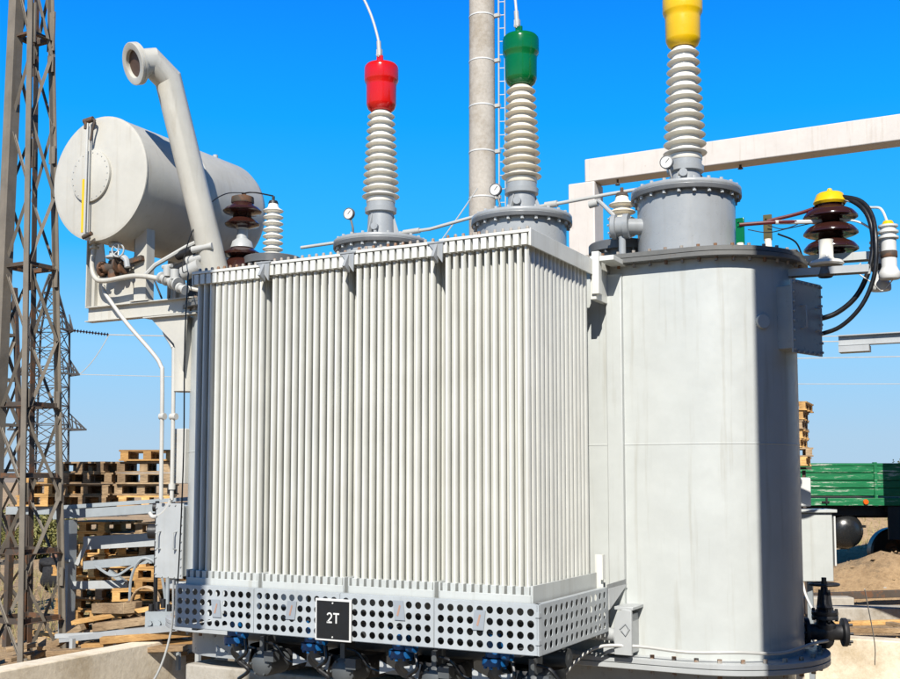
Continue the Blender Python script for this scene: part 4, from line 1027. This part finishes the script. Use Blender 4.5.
timber(R_(-4.25,12.85,-.22),R_(-2.95,12.8,-.16),.2,.05,M['wood'],'second pale board at the right of the heap beside the base flange')
timber(R_(-3.9,13.5,-.42),R_(-3.86,13.5,.22),.15,.12,M['woodold'],'upright wooden block standing behind the timber heap')
timber(R_(-4.3,13.4,-.45),R_(-2.8,13.3,-.38),.5,.10,M['woodold'],'wide dark plank lying under the timber heap')
timber(R_(-4.9,13.4,-.46),R_(-4.35,13.2,-.34),.2,.12,M['woodold'],'short offcut on the sand by the foot of the rack post')
for i in range(34):
    l = random.uniform(-5.2,-2.9); d = random.uniform(12.9,14.4)
    a = random.uniform(0,3.14); z = -.42+random.uniform(0,.22)
    timber(R_(l,d,z),R_(l+.35*cos(a),d+.35*sin(a),z+random.uniform(-.02,.12)),.10,.05,M['wood' if i%2 else 'woodold'],'small piece of scrap wood in the heap under the pipe rack','scrap wood','wood_scrap','scrap wood under the pipe rack')
# coil of cable under rack
q = MB()
for k in range(5): q.tube([R_(-3.72+.17*cos(a),13.45+k*.02,.20+.19*sin(a)) for a in [2*pi*i/20 for i in range(21)]],.014,6,False)
o = q.build('hose_coil', M['woodold'], None); tag(o,'tan coil of hose leaning under the pipe rack','hose coil')
# low channel rail in front
RL = empty('channel_rail', LD(-4.6,12.3,-.5), 'low grey channel steel rail on short stubs just beyond the wall', 'rail')
q = MB(); q.bar(R_(-4.55,12.9,-.16),R_(-2.75,12.5,.06),.04,.065); q.bar(R_(-4.55,12.95,-.125),R_(-2.75,12.55,.095),.10,.010); q.build('rail', M['grey'], RL)
q = MB(); q.bar(R_(-4.6,12.9,-.12),R_(-2.7,12.6,.0),.04,.05); q.build('back_rail', M['lgrey'], RL)
for l in (-4.35,-3.85,-3.35,-2.9):
    q = MB(); q.bar(R_(l,12.75,-.5),R_(l,12.75,-.15+(l+4.55)*.12),.05,.05); q.build('stub_post', M['lgrey'], RL)

# person seen from behind
def skin_body(name, verts, edges, radii, mat, parent=None, sub=2):
    me = bpy.data.meshes.new(name); me.from_pydata(verts, edges, []); o = bpy.data.objects.new(name, me); COL.objects.link(o)
    m = o.modifiers.new('skin','SKIN'); 
    for i, r in enumerate(radii):
        sv = me.skin_vertices[0].data[i]; sv.radius = r if isinstance(r, tuple) else (r, r); sv.use_root = (i == 0)
    s = o.modifiers.new('sub','SUBSURF'); s.levels = sub; s.render_levels = sub
    me.materials.append(mat); me.shade_smooth()
    if parent: o.parent = parent
    return o
pp = LD(-7.84,21.6,-.5)
# crouching figure, facing away: local x = view right, y = away
V_ = [(0,0,.24),(0,.03,.40),(0,.08,.55),(0,.12,.68),(0,.14,.76),(0,.17,.86),
      (.10,.02,.22),(.17,.38,.40),(.15,.22,.07),(.15,.34,.03),
      (-.10,.02,.22),(-.17,.38,.40),(-.15,.22,.07),(-.15,.34,.03),
      (.19,.10,.66),(.24,.22,.46),(.15,.42,.42),(.10,.47,.42),
      (-.19,.10,.66),(-.24,.22,.46),(-.15,.42,.42),(-.10,.47,.42)]
V_ = [(x*.95,y*.95,z*.78) for x,y,z in V_]
E_ = [(0,1),(1,2),(2,3),(3,4),(4,5),(0,6),(6,7),(7,8),(8,9),(0,10),(10,11),(11,12),(12,13),(3,14),(14,15),(15,16),(16,17),(3,18),(18,19),(19,20),(20,21)]
R_r = [(.16,.13),(.165,.13),(.18,.13),(.15,.11),.05,.095,.10,.07,.05,.045,.10,.07,.05,.045,.075,.055,.035,.03,.075,.055,.035,.03]
pb = skin_body('person', V_, E_, R_r, M['cloth']); pb.location = pp; pb.scale = (1.12,1.12,1.12); pb.rotation_euler = (0,0,YAW)
tag(pb, 'person in a black jacket and cap crouching on the sand with their back turned', 'person')
q = MB(); q.lathe((0,.165,.665), [(.088,-.02),(.098,.02),(.085,.075),(.04,.105),(0,.11)], 16); q.box((-.06,.2,.66),(.06,.33,.675))
cp = q.build('cap', M['cloth'], None); cp.parent = pb
q = MB(); q.lathe((.02,.13,.60), [(.0,-.04),(.06,-.03),(.068,.01),(.05,.05)], 14); fc = q.build('neck', M['skin'], None); fc.parent = pb

# ------------------------------------------------------------------ trailer at right
TR = empty('flatbed_trailer', LD(8.2,22.2,-.4), 'green dropside trailer with worn paint and a black round air tank below', 'trailer')
def brd(l0, l1, z0, z1, d, th, mat, name, par=TR, mb=None):
    q = mb or MB(); q.box((0,0,0),(l1-l0,th,z1-z0)); return q
def vb(l0, d0, z0, l1, d1, z1):
    q = MB(); return vbx(q, l0, d0, z0, l1, d1, z1)
def vbx(q, l0, d0, z0, l1, d1, z1):
    c = [LD(l, d, z) for z in (z0, z1) for l, d in ((l0,d0),(l1,d0),(l1,d1),(l0,d1))]
    return q.add(c, [(0,3,2,1),(4,5,6,7),(0,1,5,4),(1,2,6,5),(2,3,7,6),(3,0,4,7)])
tl0 = 6.55
xs_ = [tl0, 8.56, 10.75, 12.9]
for i in range(3):
    q = MB(); a, b = xs_[i]+.03, xs_[i+1]-.03
    for k in range(4):
        z = 1.38+k*.155; vbx(q, a, 22.0, z, b, 22.04, z+.138)
    vbx(q, a, 22.045, 1.37, b, 22.06, 2.0)
    sp_ = q.build('side_board', M['boards'], TR, bev=.01)
    q = MB(); vbx(q, a-.01, 21.985, 1.985, b+.01, 22.07, 2.03); q.build('top_rail', M['boards'], sp_)
for x in xs_[1:-1]:
    q = vb(x-.03, 21.97, 1.17, x+.03, 22.08, 2.05); q.build('stanchion', M['boards'], TR, bev=.005)
q = vb(tl0, 21.96, 1.18, 12.9, 22.06, 1.33); q.build('bed_rail', M['boards'], TR, bev=.008)
q = vb(tl0, 22.06, 1.22, 12.9, 24.4, 1.34); q.build('bed_floor', M['rust'], TR)
q = vb(tl0, 24.36, 1.34, 12.9, 24.4, 1.98); q.build('side_board', M['boards'], TR)
q = vb(12.86, 22.07, 1.34, 12.9, 24.36, 1.98); q.build('side_board', M['boards'], TR)
q = vb(tl0, 22.5, .92, 12.9, 22.62, 1.215); vbx(q, tl0, 23.8, .92, 12.9, 23.92, 1.215); vbx(q, 6.6,22.2,.98,8.9,22.4,1.215); q.build('chassis', M['black'], TR)
q = MB(); q.lathe(LD(8.33,21.95,1.255), [(.055,0),(.05,.03),(0,.035)], 16, tuple(-VF)); q.build('marker_lamp', paint('orange_lamp', (.85,.14,.01), .3, .05), TR)
q = vb(7.45,21.93,1.24,7.60,21.98,1.27); vbx(q,7.53,21.92,1.22,7.56,21.96,1.33); q.build('latch', M['black'], TR)
q = MB(); q.lathe(LD(8.02,22.15,.66), [(0,-.03),(.12,-.02),(.24,.02),(.32,.09),(.36,.18),(.365,.25),(.365,.9),(.3,1.02),(0,1.08)], 40, tuple(VF+VR*.1)); q.lathe(LD(8.02,22.2,.66),[(.366,.24),(.38,.25),(.38,.28),(.366,.29)],40,tuple(VF+VR*.1)); q.bar(LD(8.3,22.4,.75),LD(8.45,22.3,.75),.08,.05); q.build('air_tank', M['shine'], TR, sharp=50)
q = MB(); q.bar(LD(7.85,22.6,.9),LD(7.85,22.6,1.2),.05,.05); q.bar(LD(8.2,22.6,.9),LD(8.2,22.6,1.2),.05,.05); q.build('tank_strap', M['black'], TR)
for l in (9.7, 10.9):
    for d in (22.15, 23.9):
        q = MB(); c = LD(l,d,.12)
        q.lathe(c, [(.28,0),(.50,.0),(.54,.04),(.54,.26),(.50,.30),(.28,.30)], 36, tuple(VF)); w_ = q.build('tyre', M['rubber'], TR)
        q = MB(); q.lathe(c, [(0,.12),(.1,.10),(.12,.14),(.26,.16),(.29,.02)], 28, tuple(VF)); q.build('rim', M['rust'], w_)
q = MB(); vbx(q, 8.80,22.02,.50,10.3,22.06,1.165); vbx(q,8.80,22.08,1.05,11.6,22.6,1.16); q.build('mudguard', M['black'], TR)
q = vb(9.9,22.1,.5,10.05,22.4,1.1); q.build('support_leg', M['black'], TR)
# white drum/cloth hung near tank, small cabinet, white post
q = MB(); vbx(q, 3.38,10.6,1.44,3.50,10.9,1.72); o = q.build('white_panel', M['white'], None, bev=.015); tag(o,'small white panel standing on the grey cabinet at the right edge of the tank','panel')
CB = empty('control_cabinet', LD(3.58,10.6,-.5), 'pale grey control cabinet with an overhanging lid between the tank and the trailer', 'cabinet')
q = vb(3.30,10.5,.73,3.66,10.8,1.38); q.build('housing', M['tank'], CB, bev=.008)
q = vb(3.28,10.47,1.384,3.70,10.83,1.415); q.build('lid', M['tank'], CB, bev=.006)
q = vb(3.675,10.5,.88,3.69,10.75,1.35); q.build('door_edge', M['white'], CB)
q = MB(); q.bar(LD(3.48,10.65,-.5),LD(3.48,10.65,.73),.05,.05); q.build('post', M['zincblue'], CB)
q = MB(); q.tube([LD(3.34,10.45,.73),LD(3.36,10.4,.60),LD(3.42,10.35,.45),LD(3.50,10.3,.34)],.012,6); q.build('cable', M['white'], CB)
wire('guy_wire', [LD(4.1,10.9,.62),LD(4.45,11.6,-.0),LD(4.6,12.0,-.3)], .006, 'thin dark rod leaning down right of the grey cabinet','leaning rods')

# slabs beyond the far wall
def slab(l0,d0,l1,d1,z0,z1,label):
    q = vb(l0,d0,z0,l1,d1,z1); o = q.build('concrete_slab', M['slab'], None, bev=.02); tag(o,label,'slab','concrete slabs on the sand at the right')
slab(5.6,16.9,7.1,17.3,-.5,-.26,'left bleached concrete slab of the front row behind the gate valve')
slab(7.14,16.95,8.6,17.3,-.5,-.24,'right bleached concrete slab of the front row behind the gate valve')
slab(5.2,18.0,6.6,18.3,-.5,-.22,'farther concrete slab, left one of the back row behind the gate valve')
timber(R_(4.9,15.6,-.40),R_(7.4,15.2,-.38),.16,.07,M['woodold'],'grey plank lying right behind the sunny pit wall','plank','timber_plank','planks lying at the right')
timber(R_(5.4,16.1,-.40),R_(8.2,16.4,-.36),.14,.06,M['wood'],'orange plank lying between the pit wall and the bleached slabs','plank','timber_plank','planks lying at the right')
timber(R_(6.3,15.9,-.36),R_(6.9,14.6,-.38),.10,.05,M['woodold'],'short plank laid crosswise on the others behind the pit wall','plank','timber_plank','planks lying at the right')
timber(R_(5.6,18.7,-.30),R_(9.0,18.9,-.20),.12,.12,M['rust'],'long dark beam at the foot of the sand mound','beam','timber_plank','planks lying at the right')
for i in range(110):
    l = random.uniform(4.6,9.5); d = random.uniform(14.6,21.5); r = random.uniform(.02,.08)
    if i > 60: l = random.uniform(-6.5,-3); d = random.uniform(12.9,20)
    c = LD(l,d,0); q = MB(); q.lathe((c.x,c.y,gh(c.x,c.y)-.02),[(0,-.02),(r*.9,.0),(r,r*.35),(r*.6,r*.8),(0,r*.9)],6)
    q.v = [(v[0]+random.uniform(-.2,.2)*r, v[1]+random.uniform(-.2,.2)*r, v[2]+random.uniform(-.1,.1)*r) for v in q.v]
    o = q.build('stone', M['slab'], None, sharp=20); tag(o,'loose pale stone lying on the sand '+('among the slabs at the right' if i <= 60 else 'behind the lattice tower'),'stone','loose stones on the sand'+('' if i<=60 else ' at the left'))

# ------------------------------------------------------------------ vegetation
def bush(c, R, H, n, mat, label, name='bush', cat='bush', ls=.08):
    o = empty(name, c, label, cat, 'bushes')
    q = MB(); c = Vector(c)
    st_ = MB()
    for k in range(9):
        a = random.uniform(0,6.28); e = c+Vector((cos(a)*R*.6,sin(a)*R*.6,H*random.uniform(.5,.95))); st_.tube([c,c.lerp(e,.5)+Vector((0,0,H*.12)),e],.015,5)
    st_.build('stem', M['rust'], o)
    cl = [(random.uniform(-1,1),random.uniform(-1,1),random.uniform(.25,1)) for _ in range(26)]
    for k in range(n):
        b = random.choice(cl); r = .28
        p = c+Vector(((b[0]*.7+random.gauss(0,r))*R,(b[1]*.7+random.gauss(0,r))*R,(b[2]*.8+random.gauss(0,.12))*H*(1-.35*(b[0]**2+b[1]**2)/2)))
        u = Vector([random.gauss(0,1) for _ in range(3)]).normalized(); v = u.cross(Vector([random.gauss(0,1) for _ in range(3)])).normalized()
        s = ls*random.uniform(.6,1.4)
        q.add([p-u*s, p+v*s*.45, p+u*s, p-v*s*.45], [(0,1,2,3)])
    q.build('foliage', mat, o)
def gz(p): return (p[0],p[1],gh(p[0],p[1])-.05)
bush(gz(LD(14.9,36,0)),1.3,1.75,9000,M['leaf'],'dusty green bush showing above the trailer at the right edge',ls=.055)
bush(gz(LD(13.2,38,0)),1.0,1.25,2500,M['leafy'],'low dry bush tip above the green boards',ls=.05)
bush(gz(LD(17.5,38,0)),2.2,2.6,6000,M['leaf'],'larger bush mostly outside the right edge',ls=.07)
bush(gz(LD(-11.6,31,0)),1.0,1.6,9000,M['leafy'],'yellow green bush behind the lattice tower left of the pallets',ls=.055)
bush(gz(LD(-12.6,32,0)),1.5,1.6,9000,M['leaf'],'darker green bush at the left edge behind the tower',ls=.055)
bush(gz(LD(-14.2,34,0)),1.5,1.4,3000,M['leafy'],'sunlit low bush furthest left behind the tower',ls=.09)
# dry weeds as stuff
q = MB()
for k in range(1800):
    if k < 900: l = random.uniform(-8.5,-4.2)*1.; d = random.uniform(15,26); l *= d/18
    else: l = random.uniform(9.5,17); d = random.uniform(26,34)
    p = LD(l,d,0); z = gh(p.x,p.y)-.01; h = random.uniform(.08,.35)
    for j in range(3):
        a = random.uniform(0,6.28); t = Vector((cos(a),sin(a),0))*h*.4
        q.add([(p.x-.006,p.y,z),(p.x+.006,p.y,z),(p.x+t.x,p.y+t.y,z+h)],[(0,1,2)])
q2 = MB()
for k in range(3600):
    if k < 1800: l = random.uniform(-8.5,-3.6); d = random.uniform(13,24); l *= max(.8, d/18)
    else: l = random.uniform(4.8,12); d = random.uniform(14.3,23.5)
    p = LD(l,d,0); z = gh(p.x,p.y); s_ = random.uniform(.008,.035)*(1.6 if random.random() < .06 else 1)
    vs = [(p.x+s_*random.uniform(.7,1.3)*cos(a), p.y+s_*random.uniform(.7,1.3)*sin(a), z-.005) for a in (0.2,1.4,2.7,3.9,5.1)]+[(p.x+random.uniform(-.3,.3)*s_,p.y+random.uniform(-.3,.3)*s_,z+s_*random.uniform(.5,1.1))]
    q2.add(vs, [(i,(i+1)%5,5) for i in range(5)])
tag(q2.build('ground_clods', M['sand'], None, sharp=10),'small clods and grit strewn over the tan ground','clods',None,'stuff')
tag(q.build('dry_weeds', M['grass'], None),'dry weeds and grass tufts scattered over the sand','weeds',None,'stuff')
# distant hills
q = MB(); n = 60; rows_ = []
for k in range(n+1):
    a = radians(200-40*k/n*1.0 -50*0); l = -900+700*k/n; d = 800
    for j, (dd, f) in enumerate(((0,0),(60,.7),(160,1),(500,0))):
        h = (16+13*noise.noise(Vector((k*.13,1,0)))+5*noise.noise(Vector((k*.5,4,0))))*f*min(1,(n-k)/22)
        q.v.append(tuple(LD(l*(1+dd/900),d+dd,-1+h)))
for k in range(n):
    for j in range(3): q.f.append((k*4+j,(k+1)*4+j,(k+1)*4+j+1,k*4+j+1))
tag(q.build('hills', M['silt'], None, sharp=180),kind='structure')

# ------------------------------------------------------------------ things added outside the frame to throw shade into it and close off low sky
c = Vector((.51,3.03,0))  # added column out of view, throws the shade edge onto the tank
PZ = empty('shade_column', (c.x,c.y,-.5), 'added square concrete shade column standing right of the viewer, outside the frame', 'column')
q = MB(); q.box((c.x-.31,c.y-.2,-.9),(c.x+.31,c.y+.2,8.50),rz=radians(20)); q.build('shaft', M['poleconc'], PZ, bev=.02)
c = LD(9.8,17.8,0)  # added block out of view, darkens the right end of the trailer
KB = empty('shade_kiosk', (c.x,c.y,-.5), 'added rendered kiosk outside the frame beside the trailer', 'added building')
q = MB(); q.box((c.x-1.5,c.y-1.2,-.6),(c.x+1.5,c.y+1.2,5.2),rz=YAW); q.build('wall', M['brick'], KB)
q = MB(); q.box((c.x-1.6,c.y-1.3,5.203),(c.x+1.6,c.y+1.3,5.35),rz=YAW); q.build('roof', M['slab'], KB)
q = MB(); p = LD(9.5,16.58,.5); q.box((p.x-.45,p.y-.03,-.5),(p.x+.45,p.y+.03,1.6),rz=YAW); q.build('door', M['grey'], KB)

# added dark brick hall on the right, closes the low sky on that side
HL = empty('sky_block_hall', (9,5,-.5), 'added dark brick hall blocking low sky, right of the transformer yard, outside the frame', 'added building')
q = MB(); q.box((7.0,-5,-1),(15,17,6.8)); q.build('wall', M['dbrick'], HL)
q = MB(); q.box((6.8,-5.2,6.803),(15.2,17.2,7.0)); q.build('roof', M['slab'], HL)
for y in (-2,3,8,13):
    q = MB(); q.box((6.97,y,.6),(7.02,y+1.6,2.6)); q.build('window', M['black'], HL)
# added round steel pole, its shade falls on the left end of the radiators
SP = empty('shade_pole', (-2.86,-1.59,-.5), 'added round steel shade pole left of the viewer, outside the frame', 'pole')
q = MB(); q.lathe((-2.86,-1.59,0), [(.15,-.9),(.14,11.2),(0,11.2)], 28); q.build('shaft', M['galv'], SP)
# added dark brick block behind the viewer, keeps the low sky off the shaded sides
SH = empty('sky_block_rear', LD(7,-9,-.5), 'added dark brick block against low sky, behind the viewer, outside the frame', 'added building')
q = MB(); q.add([LD(l,d,z) for z in (-1,6.4) for l,d in ((1.5,-12),(17,-12),(17,-6.5),(1.5,-6.5))], [(0,3,2,1),(4,5,6,7),(0,1,5,4),(1,2,6,5),(2,3,7,6),(3,0,4,7)]); q.build('wall', M['dbrick'], SH)
q = MB(); q.add([LD(l,d,z) for z in (6.403,6.6) for l,d in ((1.2,-12.3),(17.3,-12.3),(17.3,-6.2),(1.2,-6.2))], [(0,3,2,1),(4,5,6,7),(0,1,5,4),(1,2,6,5),(2,3,7,6),(3,0,4,7)]); q.build('roof', M['slab'], SH)
for l in (4,8,12):
    q = MB(); q.add([LD(l+x,-6.5+y,z) for z in (.8,2.2) for x,y in ((0,-.02),(1.4,-.02),(1.4,.03),(0,.03))], [(0,3,2,1),(4,5,6,7),(0,1,5,4),(1,2,6,5),(2,3,7,6),(3,0,4,7)]); q.build('window', M['black'], SH)

# ------------------------------------------------------------------ camera, light, sky
cam = bpy.data.cameras.new('camera'); co = bpy.data.objects.new('camera', cam); COL.objects.link(co); S.camera = co
cam.sensor_fit = 'HORIZONTAL'; cam.sensor_width = 36; cam.lens = 36*1090/900; cam.clip_end = 6000; cam.clip_start = .05
cam.shift_y = 52.5/900
co.location = (0,0,1.7); co.rotation_euler = (radians(90+4.6), 0, radians(27.8))
EL, AZ = radians(SUN_EL), radians(SUN_AZ)
sd = Vector((cos(EL)*cos(AZ), cos(EL)*sin(AZ), sin(EL)))
L = bpy.data.lights.new('sun', 'SUN'); L.energy = 5.0; L.angle = radians(.36); L.color = (1,.955,.88)
lo = bpy.data.objects.new('sun', L); COL.objects.link(lo); lo.rotation_euler = (-sd).to_track_quat('-Z','Y').to_euler(); lo.location = (0,-10,20)
W_ = bpy.data.worlds.new('World'); S.world = W_; W_.use_nodes = True; nt = W_.node_tree
bg = nt.nodes['Background']; sk = nt.nodes.new('ShaderNodeTexSky'); sk.sky_type = 'NISHITA'; sk.sun_disc = False
sk.sun_elevation = EL; sk.sun_rotation = radians(90)-AZ; sk.air_density = 1.0; sk.dust_density = .0; sk.ozone_density = 3.0
tcw = nt.nodes.new('ShaderNodeTexCoord'); sx = nt.nodes.new('ShaderNodeSeparateXYZ'); nt.links.new(tcw.outputs['Generated'], sx.inputs[0])
K_ = 1/SKY_STR
rp = ramp(nt, sx.outputs['Z'], [(0,(.39,.57,.76)),(.037,(.385,.585,.79)),(.118,(.28,.61,.94)),(.206,(.03,.47,.98)),(.317,(0,.365,1.0)),(.41,(0,.255,.96)),(.56,(0,.09,.35)),(1,(.0,.03,.15))])
sc = nt.nodes.new('ShaderNodeVectorMath'); sc.operation = 'SCALE'; sc.inputs['Scale'].default_value = K_*AK; nt.links.new(rp.outputs[0], sc.inputs[0])
mx = mixc(nt, .95, sk.outputs[0], sc.outputs[0]); nt.links.new(mx, bg.inputs['Color']); bg.inputs['Strength'].default_value = SKY_STR
S.render.engine = 'CYCLES'
S.view_settings.view_transform = 'Standard'; S.view_settings.look = 'None'; S.view_settings.gamma = 1; S.view_settings.exposure = EXPO
S.view_settings.use_curve_mapping = False
